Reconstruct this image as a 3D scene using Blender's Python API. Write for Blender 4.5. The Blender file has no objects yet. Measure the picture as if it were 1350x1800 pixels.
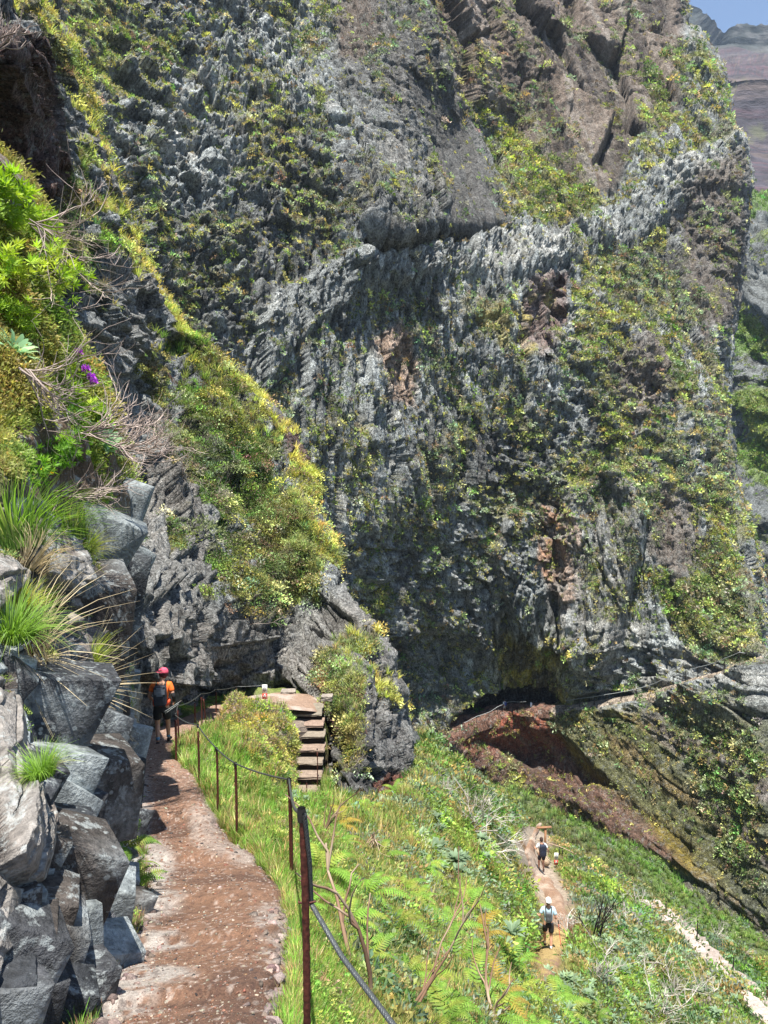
import bpy, bmesh, math, random, time
import numpy as np
from mathutils import Vector, Matrix, Euler
T0 = time.time()
S = bpy.context.scene
COL = S.collection
random.seed(5); RNG = np.random.default_rng(5)
# ---------------------------------------------------------------- camera
CAMZ = 1.65; PITCH = math.radians(-5.0)
cam = bpy.data.cameras.new('camera'); camo = bpy.data.objects.new('camera', cam); COL.objects.link(camo)
cam.sensor_fit = 'VERTICAL'; cam.sensor_height = 36.0; cam.lens = 26.2
cam.clip_start = 0.05; cam.clip_end = 8000
camo.location = (0, 0, CAMZ); camo.rotation_euler = (math.radians(90) + PITCH, 0, 0)
S.camera = camo
# ---------------------------------------------------------------- light
SUN = Vector((-0.02, -0.21, 0.96)).normalized()
w = bpy.data.worlds.new('World'); S.world = w; w.use_nodes = True
nt = w.node_tree; nt.nodes.clear()
sky = nt.nodes.new('ShaderNodeTexSky'); sky.sky_type = 'NISHITA'; sky.sun_disc = False
sky.sun_elevation = math.asin(SUN.z); sky.sun_rotation = math.atan2(SUN.x, SUN.y)
sky.altitude = 1500; sky.air_density = 1.1; sky.dust_density = 1.0; sky.ozone_density = 1.0
bg = nt.nodes.new('ShaderNodeBackground'); bg.inputs[1].default_value = 0.085
ow = nt.nodes.new('ShaderNodeOutputWorld')
nt.links.new(sky.outputs[0], bg.inputs[0]); nt.links.new(bg.outputs[0], ow.inputs[0])
sl = bpy.data.lights.new('sun', 'SUN'); sl.energy = 5.0; sl.angle = math.radians(0.5); sl.color = (1, 0.95, 0.86)
so = bpy.data.objects.new('sun', sl); COL.objects.link(so)
so.rotation_euler = SUN.to_track_quat('Z', 'Y').to_euler(); so.location = (0, 0, 60)
S.view_settings.view_transform = 'Standard'; S.view_settings.look = 'None'
S.view_settings.gamma = 1; S.view_settings.exposure = 1.2
S.cycles.max_bounces = 5; S.cycles.diffuse_bounces = 3; S.cycles.transmission_bounces = 3
S.cycles.transparent_max_bounces = 4; S.cycles.caustics_reflective = False; S.cycles.caustics_refractive = False
# ---------------------------------------------------------------- helpers
FOC = 1310.0
cp, sp = math.cos(PITCH), math.sin(PITCH)
def P3(px, py, d):
    """point seen at photo pixel (px,py) at depth d, in metres (arrays ok)"""
    x = (np.asarray(px, float) - 675) / FOC * d; y = -(np.asarray(py, float) - 900) / FOC * d; d = np.asarray(d, float)
    return np.stack([x + 0 * d, d * cp - y * sp, CAMZ + y * cp + d * sp], -1)
def V(px, py, d): return Vector(P3(px, py, d).tolist())
def h32(*k):
    h = np.full(np.shape(k[0]), 2166136261, np.uint32)
    for a in k:
        h = (h ^ np.asarray(a).astype(np.int64).astype(np.uint32)) * np.uint32(16777619)
        h = h ^ (h >> np.uint32(15)); h = h * np.uint32(2246822519)
    h = h ^ (h >> np.uint32(13)); h = h * np.uint32(3266489917); h ^= h >> np.uint32(16)
    return h
def r01(*k): return (h32(*k) >> np.uint32(8)).astype(np.float32) / 16777216.0
def vnoise(x, y, z, seed=0):
    xi, yi, zi = np.floor(x), np.floor(y), np.floor(z)
    u, v, t = x - xi, y - yi, z - zi
    u, v, t = [(a * a * (3 - 2 * a)).astype(np.float32) for a in (u, v, t)]
    xi, yi, zi = xi.astype(np.int32), yi.astype(np.int32), zi.astype(np.int32)
    def g(a, b, c): return r01(xi + a, yi + b, zi + c, np.int32(seed))
    x00 = g(0,0,0)*(1-u) + g(1,0,0)*u; x10 = g(0,1,0)*(1-u) + g(1,1,0)*u
    x01 = g(0,0,1)*(1-u) + g(1,0,1)*u; x11 = g(0,1,1)*(1-u) + g(1,1,1)*u
    a = x00*(1-v) + x10*v; b = x01*(1-v) + x11*v
    return (a*(1-t) + b*t) * 2 - 1
def fbm(x, y, z, seed=0, oct=4, gain=.5, ridge=False):
    s = 0; a = 1; f = 1; tot = 0
    for o in range(oct):
        n = vnoise(x*f + 13.7*o, y*f + 7.1*o, z*f + 3.3*o, seed + o)
        if ridge: n = 1 - 2*np.abs(n)
        s = s + a*n; tot += a; a *= gain; f *= 2.03
    return s / tot
def cells(A, B, seed=0, tilt=1.0):
    """2-D jittered cells: returns per-cell random, plane-tilted height, crack distance"""
    ai, bi = np.floor(A).astype(np.int32), np.floor(B).astype(np.int32)
    d1 = np.full(A.shape, 9., np.float32); d2 = d1.copy(); ca = np.zeros_like(ai); cb = ca.copy(); ox = np.zeros(A.shape, np.float32); oy = ox.copy()
    for i in (-1, 0, 1):
        for j in (-1, 0, 1):
            a, b = ai + i, bi + j
            dx = (A - a - r01(a, b, np.int32(seed))).astype(np.float32); dy = (B - b - r01(a, b, np.int32(seed+77))).astype(np.float32)
            d = dx*dx + dy*dy
            m = d < d1
            d2 = np.where(m, d1, np.minimum(d2, d)); d1 = np.where(m, d, d1)
            ca = np.where(m, a, ca); cb = np.where(m, b, cb); ox = np.where(m, dx, ox); oy = np.where(m, dy, oy)
    r = r01(ca, cb, np.int32(seed+5)); gx = r01(ca, cb, np.int32(seed+6))*2-1; gy = r01(ca, cb, np.int32(seed+9))*2-1
    return r, (r - .5) + tilt*(gx*ox + gy*oy), np.sqrt(d2) - np.sqrt(d1)
def sst(a, b, x):
    t = np.clip((x - a)/(b - a), 0, 1); return t*t*(3 - 2*t)
def sdf(poly, X, Y):
    """signed distance to polygon in px, positive inside"""
    d = np.full(X.shape, 1e9, np.float32); ins = np.zeros(X.shape, bool); n = len(poly)
    for i in range(n):
        x0, y0 = poly[i]; x1, y1 = poly[(i+1) % n]
        ex, ey = x1-x0, y1-y0; wx, wy = X-x0, Y-y0
        t = np.clip((wx*ex + wy*ey)/(ex*ex + ey*ey + 1e-9), 0, 1)
        d = np.minimum(d, (wx-ex*t)**2 + (wy-ey*t)**2)
        c = (y0 > Y) != (y1 > Y)
        if ey != 0: ins ^= c & (X < ex*(Y-y0)/ey + x0)
    d = np.sqrt(d); return np.where(ins, d, -d)
def interp_curve(pts, t):
    pts = sorted(pts); return np.interp(t, [p[0] for p in pts], [p[1] for p in pts])
class TPS:
    """smooth surface through control points (px,py)->log depth"""
    def __init__(s, pts, lam=2e-3):
        P = np.array(pts, float); s.c = P[:, :2]/1000; n = len(P)
        K = s.k(s.c, s.c) + lam*np.eye(n); Q = np.c_[np.ones(n), s.c]
        A = np.block([[K, Q], [Q.T, np.zeros((3, 3))]])
        s.w = np.linalg.solve(A, np.r_[np.log(P[:, 2]), 0, 0, 0])
        gx = np.arange(-800, 1750, 15.); gy = np.arange(-350, 2600, 15.); s.gx, s.gy = gx, gy
        G = np.stack(np.meshgrid(gx, gy), -1).reshape(-1, 2)/1000
        s.g = (s.k(G, s.c) @ s.w[:n] + np.c_[np.ones(len(G)), G] @ s.w[n:]).reshape(len(gy), len(gx))
    def k(s, a, b):
        r2 = ((a[:, None]-b[None])**2).sum(-1); return np.where(r2 > 0, .5*r2*np.log(r2 + 1e-12), 0)
    def __call__(s, X, Y):
        fx = np.clip((np.asarray(X, float)-s.gx[0])/15, 0, len(s.gx)-1.001); fy = np.clip((np.asarray(Y, float)-s.gy[0])/15, 0, len(s.gy)-1.001)
        ix, iy = fx.astype(int), fy.astype(int); u, v = fx-ix, fy-iy; g = s.g
        return np.exp((g[iy, ix]*(1-u) + g[iy, ix+1]*u)*(1-v) + (g[iy+1, ix]*(1-u) + g[iy+1, ix+1]*u)*v)
def lerp(a, b, m):
    m = np.asarray(m)[..., None]; return a*(1-m) + np.array(b)*m
def tag(o, label=None, cat=None, group=None, kind=None):
    if label: o['label'] = label
    if cat: o['category'] = cat
    if group: o['group'] = group
    if kind: o['kind'] = kind
    return o
def link(name, me, parent=None, mat=None, smooth=False):
    if mat is not None and not me.materials: me.materials.append(mat)
    o = bpy.data.objects.new(name, me); COL.objects.link(o)
    if parent is not None: o.parent = parent
    return o
def empty(name, loc=(0, 0, 0), rz=0):
    o = bpy.data.objects.new(name, None); COL.objects.link(o); o.location = loc; o.rotation_euler = (0, 0, rz); o.empty_display_size = .1; return o
def np_mesh(name, verts, quads, cols=None, smooth=False):
    me = bpy.data.meshes.new(name); verts = np.asarray(verts, np.float32); quads = np.asarray(quads, np.int32)
    k = quads.shape[1]; nf = len(quads)
    me.vertices.add(len(verts)); me.vertices.foreach_set('co', verts.ravel())
    me.loops.add(nf*k); me.loops.foreach_set('vertex_index', quads.ravel())
    me.polygons.add(nf); me.polygons.foreach_set('loop_start', np.arange(0, nf*k, k, dtype=np.int32))
    if smooth: me.polygons.foreach_set('use_smooth', np.ones(nf, bool))
    if cols is not None:
        a = me.color_attributes.new('Col', 'FLOAT_COLOR', 'POINT')
        c = np.ones((len(verts), 4), np.float32); c[:, :cols.shape[1]] = np.clip(cols, 0.002, 1); a.data.foreach_set('color', c.ravel())
    me.update(calc_edges=True); return me
def grid_normals(Pt):
    du = np.gradient(Pt, axis=1); dv = np.gradient(Pt, axis=0); n = np.cross(dv, du)
    n /= np.linalg.norm(n, axis=-1, keepdims=True) + 1e-12
    return n
def orient(n, Pt):
    c = np.array([0, 0, CAMZ]); s = np.sign(((c - Pt)*n).sum(-1, keepdims=True).mean()); return n*(1 if s >= 0 else -1)
class Patch: pass
def patch(name, px, py, dep, disp=None, color=None, mat=None, smooth=False, **k):
    """sheet of ground or rock through real depths; disp(p)->metres along normal, color(p)->rgb"""
    p = Patch(); p.px, p.py, p.dep = px, py, dep
    base = P3(px, py, dep); p.n0 = orient(grid_normals(base), base); p.base = base
    p.X, p.Y, p.Z = base[..., 0], base[..., 1], base[..., 2]
    p.h = disp(p) if disp else 0*dep
    # displace mostly along the normal but keep grazing sheets from smearing
    p.pos = base + p.n0*p.h[..., None]
    p.n = orient(grid_normals(p.pos), p.pos)
    c = color(p); p.col = c
    R, C = px.shape; idx = np.arange(R*C).reshape(R, C)
    q = np.stack([idx[:-1, :-1], idx[1:, :-1], idx[1:, 1:], idx[:-1, 1:]], -1).reshape(-1, 4)
    me = np_mesh(name, p.pos.reshape(-1, 3), q, (np.concatenate([c, p.det[..., None]], -1) if hasattr(p, 'det') else c).reshape(R*C, -1), smooth)
    p.ob = link(name, me, mat=mat); tag(p.ob, kind='structure')
    print(name, R*C, round(time.time()-T0, 1)); return p
# ---------------------------------------------------------------- materials
def new_mat(name):
    m = bpy.data.materials.new(name); m.use_nodes = True; n = m.node_tree; n.nodes.clear()
    return m, n, lambda t, **k: mk(n, t, **k)
def mk(n, t, **k):
    nd = n.nodes.new('ShaderNode' + t)
    for a, b in k.items():
        if isinstance(a, str) and a.startswith('i_'): nd.inputs[a[2:].replace('_', ' ')].default_value = b
        else: setattr(nd, a, b)
    return nd
def ground_mat(name, s1, s2, lo=.45, hi=1.7, lich=0.0, lichs=8, bump=.6, dist=.1, stretch=(1, 1, 1), rough=.92, lcol=(.42, .44, .42), spec=.3, f2=(.6, 1.45)):
    """vertex colour x two noises, lichen blotches, bump"""
    m, n, N = new_mat(name); L = n.links.new
    at = N('Attribute', attribute_name='Col'); tc = N('TexCoord'); mp = N('Mapping'); mp.inputs['Scale'].default_value = stretch
    L(tc.outputs['Object'], mp.inputs[0])
    n1 = N('TexNoise', i_Scale=s1, i_Detail=6.0, i_Roughness=.68); n2 = N('TexNoise', i_Scale=s2, i_Detail=4.0, i_Roughness=.7)
    L(mp.outputs[0], n1.inputs[0]); L(mp.outputs[0], n2.inputs[0])
    r1 = N('MapRange', i_From_Min=.3, i_From_Max=.7, i_To_Min=lo, i_To_Max=hi); r2 = N('MapRange', i_From_Min=.32, i_From_Max=.68, i_To_Min=f2[0], i_To_Max=f2[1])
    L(n1.outputs[0], r1.inputs[0]); L(n2.outputs[0], r2.inputs[0])
    mu = N('Math', operation='MULTIPLY'); L(r1.outputs[0], mu.inputs[0]); L(r2.outputs[0], mu.inputs[1])
    dm_ = N('Mix'); L(at.outputs['Alpha'], dm_.inputs[0]); dm_.inputs[2].default_value = 1; L(mu.outputs[0], dm_.inputs[3])
    vm = N('VectorMath', operation='SCALE'); L(at.outputs['Color'], vm.inputs[0]); L(dm_.outputs[0], vm.inputs['Scale'])
    col = vm.outputs[0]
    if lich > 0:
        n3 = N('TexNoise', i_Scale=lichs, i_Detail=5.0, i_Roughness=.75, i_Distortion=.4); L(tc.outputs['Object'], n3.inputs[0])
        vr = N('TexVoronoi', i_Scale=lichs*2.2); L(tc.outputs['Object'], vr.inputs[0])
        r3 = N('MapRange', i_From_Min=.54, i_From_Max=.62, i_To_Min=0, i_To_Max=lich); L(n3.outputs[0], r3.inputs[0])
        r4 = N('MapRange', i_From_Min=.18, i_From_Max=.26, i_To_Min=lich, i_To_Max=0); L(vr.outputs['Distance'], r4.inputs[0])
        sep = N('SeparateColor'); L(vr.outputs['Color'], sep.inputs[0])
        gt = N('Math', operation='GREATER_THAN'); gt.inputs[1].default_value = .6; L(sep.outputs[0], gt.inputs[0])
        m4 = N('Math', operation='MULTIPLY'); L(r4.outputs[0], m4.inputs[0]); L(gt.outputs[0], m4.inputs[1])
        mx = N('Math', operation='MAXIMUM'); L(r3.outputs[0], mx.inputs[0]); L(m4.outputs[0], mx.inputs[1])
        lm = N('Math', operation='MULTIPLY'); L(mx.outputs[0], lm.inputs[0]); L(at.outputs['Alpha'], lm.inputs[1])
        mixc = N('Mix', data_type='RGBA'); L(lm.outputs[0], mixc.inputs[0]); L(col, mixc.inputs[6]); mixc.inputs[7].default_value = (*lcol, 1); col = mixc.outputs[2]
    bs = N('BsdfPrincipled', i_Roughness=rough); bs.inputs['Specular IOR Level'].default_value = spec
    L(col, bs.inputs['Base Color'])
    if bump > 0:
        ad = N('Math', operation='ADD'); L(n1.outputs[0], ad.inputs[0]); L(n2.outputs[0], ad.inputs[1])
        b = N('Bump', i_Strength=bump, i_Distance=dist); L(ad.outputs[0], b.inputs['Height']); L(b.outputs[0], bs.inputs['Normal'])
    o = N('OutputMaterial'); L(bs.outputs[0], o.inputs[0]); return m
def leaf_mat(name, trans=.35, rough=.6):
    m, n, N = new_mat(name); L = n.links.new
    at = N('Attribute', attribute_name='Col'); oi = N('ObjectInfo')
    r = N('MapRange', i_To_Min=.8, i_To_Max=1.2); L(oi.outputs['Random'], r.inputs[0])
    vm = N('VectorMath', operation='SCALE'); L(at.outputs['Color'], vm.inputs[0]); L(r.outputs[0], vm.inputs['Scale'])
    bs = N('BsdfPrincipled', i_Roughness=rough); L(vm.outputs[0], bs.inputs['Base Color']); bs.inputs['Specular IOR Level'].default_value = .25
    tr = N('BsdfTranslucent'); hs = N('HueSaturation', i_Value=1.5, i_Saturation=1.1); L(vm.outputs[0], hs.inputs['Color']); L(hs.outputs[0], tr.inputs[0])
    mx = N('MixShader'); mx.inputs[0].default_value = trans; L(bs.outputs[0], mx.inputs[1]); L(tr.outputs[0], mx.inputs[2])
    o = N('OutputMaterial'); L(mx.outputs[0], o.inputs[0]); return m
def plain(name, c, rough=.6, metal=0, var=.25, scale=30, bump=0):
    m, n, N = new_mat(name); L = n.links.new
    tc = N('TexCoord'); nz = N('TexNoise', i_Scale=scale, i_Detail=4.0); L(tc.outputs['Object'], nz.inputs[0])
    r = N('MapRange', i_From_Min=.3, i_From_Max=.7, i_To_Min=1-var, i_To_Max=1+var); L(nz.outputs[0], r.inputs[0])
    vm = N('VectorMath', operation='SCALE'); vm.inputs[0].default_value = c; L(r.outputs[0], vm.inputs['Scale'])
    bs = N('BsdfPrincipled', i_Roughness=rough, i_Metallic=metal); L(vm.outputs[0], bs.inputs['Base Color'])
    if bump:
        b = N('Bump', i_Strength=bump, i_Distance=.005); L(nz.outputs[0], b.inputs['Height']); L(b.outputs[0], bs.inputs['Normal'])
    o = N('OutputMaterial'); L(bs.outputs[0], o.inputs[0]); return m
M_cliff = ground_mat('cliff_rock', 1.3, 5.5, .25, 2.0, .5, 1.6, 1.0, .8, (1, 1, .55), f2=(.25, 2.0))
M_ridge = ground_mat('ridge_rock', 3, 12, .3, 1.9, .45, 4, 1.0, .25, (1, 1, .6), f2=(.3, 1.9))
M_near = ground_mat('near_rock', 5, 28, .45, 1.55, .5, 7, .7, .04, rough=.75, lcol=(.40, .44, .44))
M_soil = ground_mat('soil', 5, 30, .5, 1.6, 0, 5, .8, .05)
M_dirt = ground_mat('red_gravel', 9, 90, .7, 1.35, 0, 5, .9, .02)
M_far = ground_mat('mountain_rock', .02, .1, .6, 1.4, 0, 1, .6, 3, (1, 1, 2.5))
M_leaf = leaf_mat('leaves'); M_leafd = leaf_mat('dull_leaves', .2, .75); M_twig = leaf_mat('dry_twigs', .0, .8)
# ================================================================ TERRAIN
GREY = np.array((.265, .285, .285)); DARK = np.array((.075, .075, .075)); LIGHT = np.array((.55, .54, .50)); BROWN = np.array((.17, .125, .095))
RED = np.array((.17, .072, .05)); OCHRE = np.array((.33, .27, .04)); PINK = np.array((.42, .29, .21)); VYEL = np.array((.42, .46, .13)); VGRN = np.array((.14, .24, .05)); VGG = np.array((.32, .39, .23)); STRAW = np.array((.42, .33, .15))
def warp(p, s, a, seed):
    return p.px + a*fbm(p.X/s, p.Y/s, p.Z/s, seed, 3), p.py + a*fbm(p.X/s+9, p.Y/s, p.Z/s, seed+40, 3)
# ---------------------------------------------------------------- main cliff
edge_r = [(-120, 1190), (0, 1203), (45, 1206), (60, 1235), (100, 1262), (140, 1275), (200, 1290), (250, 1312), (330, 1322), (480, 1308), (600, 1288), (700, 1278), (780, 1283), (850, 1295), (960, 1330), (1080, 1348), (1200, 1372), (1700, 1400)]
cliffD = TPS([(-50, -100, 82), (-50, 300, 66), (150, 0, 80), (180, 200, 72), (300, 100, 88), (500, 100, 98), (300, 400, 74), (500, 300, 86), (450, 600, 76), (650, 500, 88), (400, 900, 70), (600, 800, 80), (700, 700, 88), (620, 1100, 84), (750, 1000, 92), (760, 1240, 94), (700, 1300, 92),
    (880, 1230, 103), (880, 1100, 98), (1000, 950, 96), (1000, 1230, 97), (1060, 1080, 93), (1150, 1200, 90), (1250, 1200, 84), (1340, 1160, 78), (1340, 1350, 70), (1150, 900, 93), (1280, 800, 100), (1270, 1000, 92), (1150, 600, 104), (1280, 500, 118), (1250, 200, 132), (1230, 60, 142), (1000, 450, 110), (900, 500, 100), (1000, 700, 99),
    (930, 330, 117), (850, 230, 122), (1000, 150, 132), (900, 0, 134), (1150, 100, 138), (1150, 300, 122), (700, 350, 92), (720, 100, 102), (600, -50, 106), (860, 1400, 97), (1000, 1450, 87), (1150, 1550, 78), (1300, 1640, 68), (800, 1600, 95), (1400, 1750, 62), (1200, 1300, 84), (1200, 1420, 80)])
STEP = 2.0
s = np.linspace(0, 1, int(1400/STEP)); yy = np.arange(-110, 1720, STEP)
sx, sy = np.meshgrid(s, yy); er = interp_curve(edge_r, sy) + 5*fbm(sy/31, sy*0, sy*0, 3, 4)
cx = -40 + (er + 40)*sx
# extra columns curling behind the right edge
kk = 14; cur = np.linspace(0, 1, kk+1)[1:]
cx = np.c_[cx, er[:, -1:] - 16*cur[None]**2]; cyy = np.c_[sy, np.repeat(sy[:, -1:], kk, 1)]
cdep = cliffD(cx, cyy); cdep[:, -kk:] = cdep[:, -kk-1:-kk] + 45*cur[None]
_w = 10*fbm(cx/60, cyy/60, cx*0, 12, 4); _w2 = 10*fbm(cx/60+9, cyy/60, cx*0, 13, 4)
rnd = sst(35, 0, er - cx[:, :er.shape[1]]); cdep[:, :er.shape[1]] += 9*rnd**2; cdep[:, -kk:] += 9
BULGE = [(540, -160), (735, -160), (775, 60), (815, 165), (845, 260), (872, 345), (892, 395), (862, 418), (800, 428), (760, 420), (700, 445), (640, 420), (590, 330), (560, 200), (520, 60)]
BAND = [(420, 620), (470, 520), (600, 450), (700, 440), (800, 430), (890, 400), (950, 420), (1030, 385), (1100, 340), (1200, 280), (1320, 220), (1325, 330), (1210, 350), (1140, 410), (1060, 430), (960, 480), (880, 500), (800, 480), (720, 500), (620, 520), (540, 580), (460, 680)]
CAVE = [(782, 1290), (800, 1255), (835, 1222), (880, 1203), (930, 1198), (965, 1205), (985, 1232), (965, 1248), (900, 1248), (850, 1256), (810, 1272)]
CAVE2 = [(1010, 1245), (1015, 1225), (1060, 1212), (1110, 1215), (1130, 1228), (1080, 1240)]
TRAIL = [(700, 1330), (778, 1292), (812, 1270), (860, 1254), (955, 1247), (1010, 1246), (1060, 1240), (1100, 1236), (1160, 1222), (1220, 1208), (1290, 1190), (1352, 1168), (1420, 1145)]
GULLY = [(775, 90), (830, 175), (880, 200), (1010, 300), (1075, 345), (1050, 385), (960, 410), (893, 395), (850, 260)]
SLABS = [(760, -160), (1190, -160), (1200, 60), (1190, 200), (1110, 260), (1080, 330), (1040, 340), (960, 300), (900, 220), (800, 170), (765, 50)]
REDZ = [(785, 1300), (830, 1262), (900, 1252), (975, 1245), (1010, 1320), (1080, 1385), (1190, 1460), (1260, 1560), (1180, 1520), (1000, 1440), (900, 1400), (810, 1345)]
OCHZ = [(880, 1110), (1000, 1140), (1040, 1250), (1150, 1260), (1230, 1400), (1310, 1600), (1210, 1520), (1080, 1400), (1000, 1330), (975, 1240), (890, 1215), (870, 1160)]
OCHZ2 = [(800, 520), (870, 520), (985, 510), (990, 620), (900, 640), (830, 590)]
PINK1 = [(640, 600), (700, 560), (730, 640), (725, 715), (680, 705)]
PINK2 = [(950, 880), (990, 870), (1030, 930), (1035, 1050), (990, 1085), (940, 980)]
REDP = [(930, 490), (995, 480), (1000, 560), (960, 640), (900, 600)]
BROWNS = [[(1180, 340), (1300, 260), (1310, 420), (1290, 560), (1230, 600), (1200, 450)], [(1150, 850), (1220, 880), (1230, 980), (1180, 1040), (1140, 960)], [(1060, 640), (1150, 560), (1180, 680), (1120, 760)], [(700, 130), (810, 180), (880, 390), (780, 420), (740, 260)], [(580, 0), (650, -20), (660, 120), (590, 110)]]
cdep -= 4.5*sst(-6, 34, sdf(BULGE, cx+_w*.6, cyy+_w2*.6))*sst(520, 720, cx)
cdep += 3.0*sst(0, 30, sdf(REDP, cx+_w, cyy+_w2))
VEGP = [([(980, 400), (1150, 400), (1200, 330), (1310, 300), (1290, 600), (1280, 800), (1340, 960), (1350, 1180), (1230, 1170), (1140, 1060), (1100, 850), (1020, 700)], .72), (GULLY, 1.0),
    ([(1130, 60), (1250, 60), (1310, 250), (1180, 330), (1100, 260)], .6), ([(1160, 1230), (1350, 1190), (1350, 1640), (1250, 1500)], .6), ([(80, -60), (330, 60), (290, 190), (180, 240), (100, 180)], .75),
    ([(320, -60), (590, -60), (590, 60), (430, 80)], .4), ([(760, 680), (870, 700), (860, 900), (730, 900)], .45), ([(230, 360), (320, 380), (300, 520), (250, 470)], .55), ([(620, 1010), (720, 1030), (710, 1110), (640, 1090)], .9), ([(560, 360), (660, 380), (620, 420)], .6),
    ([(950, 640), (1100, 700), (1080, 850), (930, 850), (880, 720)], .45), ([(800, 60), (960, 80), (960, 280), (850, 190)], .45), ([(420, 180), (500, 180), (500, 300), (400, 320)], .5), ([(730, 830), (960, 860), (900, 1010), (720, 1000)], .4)]
def cdisp(p):
    wx, wy = warp(p, 9, 9, 11); p.wx, p.wy = wx, wy
    m = lambda poly, a=-4, b=4: sst(a, b, sdf(poly, wx, wy))
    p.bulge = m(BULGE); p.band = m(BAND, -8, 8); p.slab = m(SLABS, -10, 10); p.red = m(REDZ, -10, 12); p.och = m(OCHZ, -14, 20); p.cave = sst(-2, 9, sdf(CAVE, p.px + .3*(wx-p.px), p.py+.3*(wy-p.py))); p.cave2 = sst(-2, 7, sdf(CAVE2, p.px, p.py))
    p.smooth = np.clip(p.slab*.8 + .6*m(BROWNS[3], -20, 20) + .3*m(BROWNS[0]) + .3*m(BROWNS[1]) + .2*p.red, 0, 1)
    # arc coordinate along the wall
    A = p.X*.95 + p.Y*.25; Z = p.Z
    lean = A + .12*Z + 1.5*fbm(A/25, Z/25, p.Y*0, 19, 2)                      # columns lean a little
    big = fbm(A/22, Z/30, p.Y/40, 21, 4)*3.2
    rib = fbm(A/5.5, Z/22, p.Y*0, 23, 4, ridge=True)*.9
    ul = sst(60, -60, (p.px-480)*.5 + (p.py-430)) ; low = sst(1240, 1290, p.py + .1*(p.px-1000)*0)*sst(760, 800, p.px); p.low = low
    r1, h1, c1 = cells(lean/2.6, Z/11, 31, .7); r2, h2, c2 = cells((A+.3*fbm(A/3, Z/3, A*0, 36, 2))/.75, Z/5.5, 37, .7); r3, h3, c3 = cells(A/.42, Z/2.1, 41, .7)
    q1, g1, k1 = cells(A/3.1+Z*.1, Z/2.6, 131, 1.); q2, g2, k2 = cells(A/1.15, Z/1.0, 137, 1.); q3, g3, k3 = cells(A/.5, Z/.42, 141, 1.)
    mx_ = np.clip(ul + .8*sst(.0, .35, fbm(A/14, Z/14, A*0, 38, 3)) , 0, 1)*(1-.6*p.bulge); ML = lambda a, b: a*(1-mx_) + b*mx_
    r1, h1, c1, r2, h2, c2, r3, h3, c3 = ML(r1, q1), ML(h1, g1), ML(c1, k1), ML(r2, q2), ML(h2, g2), ML(c2, k2), ML(r3, q3), ML(h3, g3), ML(c3, k3)
    p.r1, p.r2, p.r3 = r1, r2, r3
    sm = (1 - .85*p.smooth - .3*p.bulge*(1-p.smooth))*(1-.75*low); h_low = low*(1.6*fbm(p.X/5, p.Y/5, Z/8, 45, 5) + .5*fbm(p.X/1.2, p.Y/1.2, Z/1.2, 46, 3)); p.det = np.clip(1 - .75*np.maximum(.8*p.smooth, .1*p.bulge), 0, 1)
    fine = fbm(A/1.1, Z/1.4, p.Y/1.2, 43, 4)*.5
    h = big*(1-.6*low) + h_low + rib*sm + 1.5*h1*sm + .75*h2*sm + .42*h3*sm - .5*sst(.12, 0, c1)*sm - .3*sst(.12, 0, c2)*sm + fine*sm
    h += p.band*(.5*h3 + .32*fbm((A-.35*Z)/.55, (Z+.3*A)/4, p.Y*0, 44, 3, ridge=True))
    # strata of the far upper slabs, vertical joints
    rs, hs, cs = cells(A/7.5, Z/16 + .3*np.sin(A/9), 55, .5); p.rs = rs; h += p.slab*(4.5*hs - 1.2*sst(.06, 0, cs) + .6*np.floor(3*fbm(A/9, Z/26, p.Y*0, 51, 3)) + .5*fbm(A/30, Z/1.6, p.Y*0, 53, 3))
    pass
    h += 1.1*sst(-8, 14, sdf(BAND, wx, wy) + 9*fbm(A/3, Z/3, p.Y*0, 48, 3))
    h += -4.5*p.cave - 3.5*p.cave2
    h += -4*sst(-4, 50, sdf([(660, 1120), (760, 1090), (860, 1130), (885, 1200), (820, 1235), (780, 1290), (700, 1290)], wx, wy))
    h += 3*sst(0, 30, sdf([(985, 850), (1080, 800), (1150, 900), (1110, 1100), (1090, 1210), (1040, 1210), (985, 1130), (975, 980)], wx, wy))
    h += 1.8*sst(0, 8, sdf([(855, 960), (905, 880), (940, 900), (960, 1000), (1000, 1150), (930, 1120), (880, 1040)], wx, wy))
    h = h*(1 - .85*np.exp(-((p.py-interp_curve(TRAIL, p.px))/11)**2)*sst(990, 1020, p.px))
    # shelf that carries the trail
    ty = interp_curve(TRAIL, p.px); on = sst(770, 800, p.px)
    p.trail = p.py - ty
    h += on*1.7*sst(-1.5, 3, p.trail)*sst(260, 40, p.trail)
    # red hollows under it
    h += -3.0*sst(0, 25, sdf([(830, 1300), (1000, 1290), (1100, 1400), (1010, 1400), (900, 1350)], wx, wy)) + 1.5*p.red*fbm(A/5, Z/3, p.Y*0, 61, 3, ridge=True)
    ex = sst(0, 40, interp_curve(edge_r, p.py) - p.px)
    return h*(.35 + .65*ex)
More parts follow.
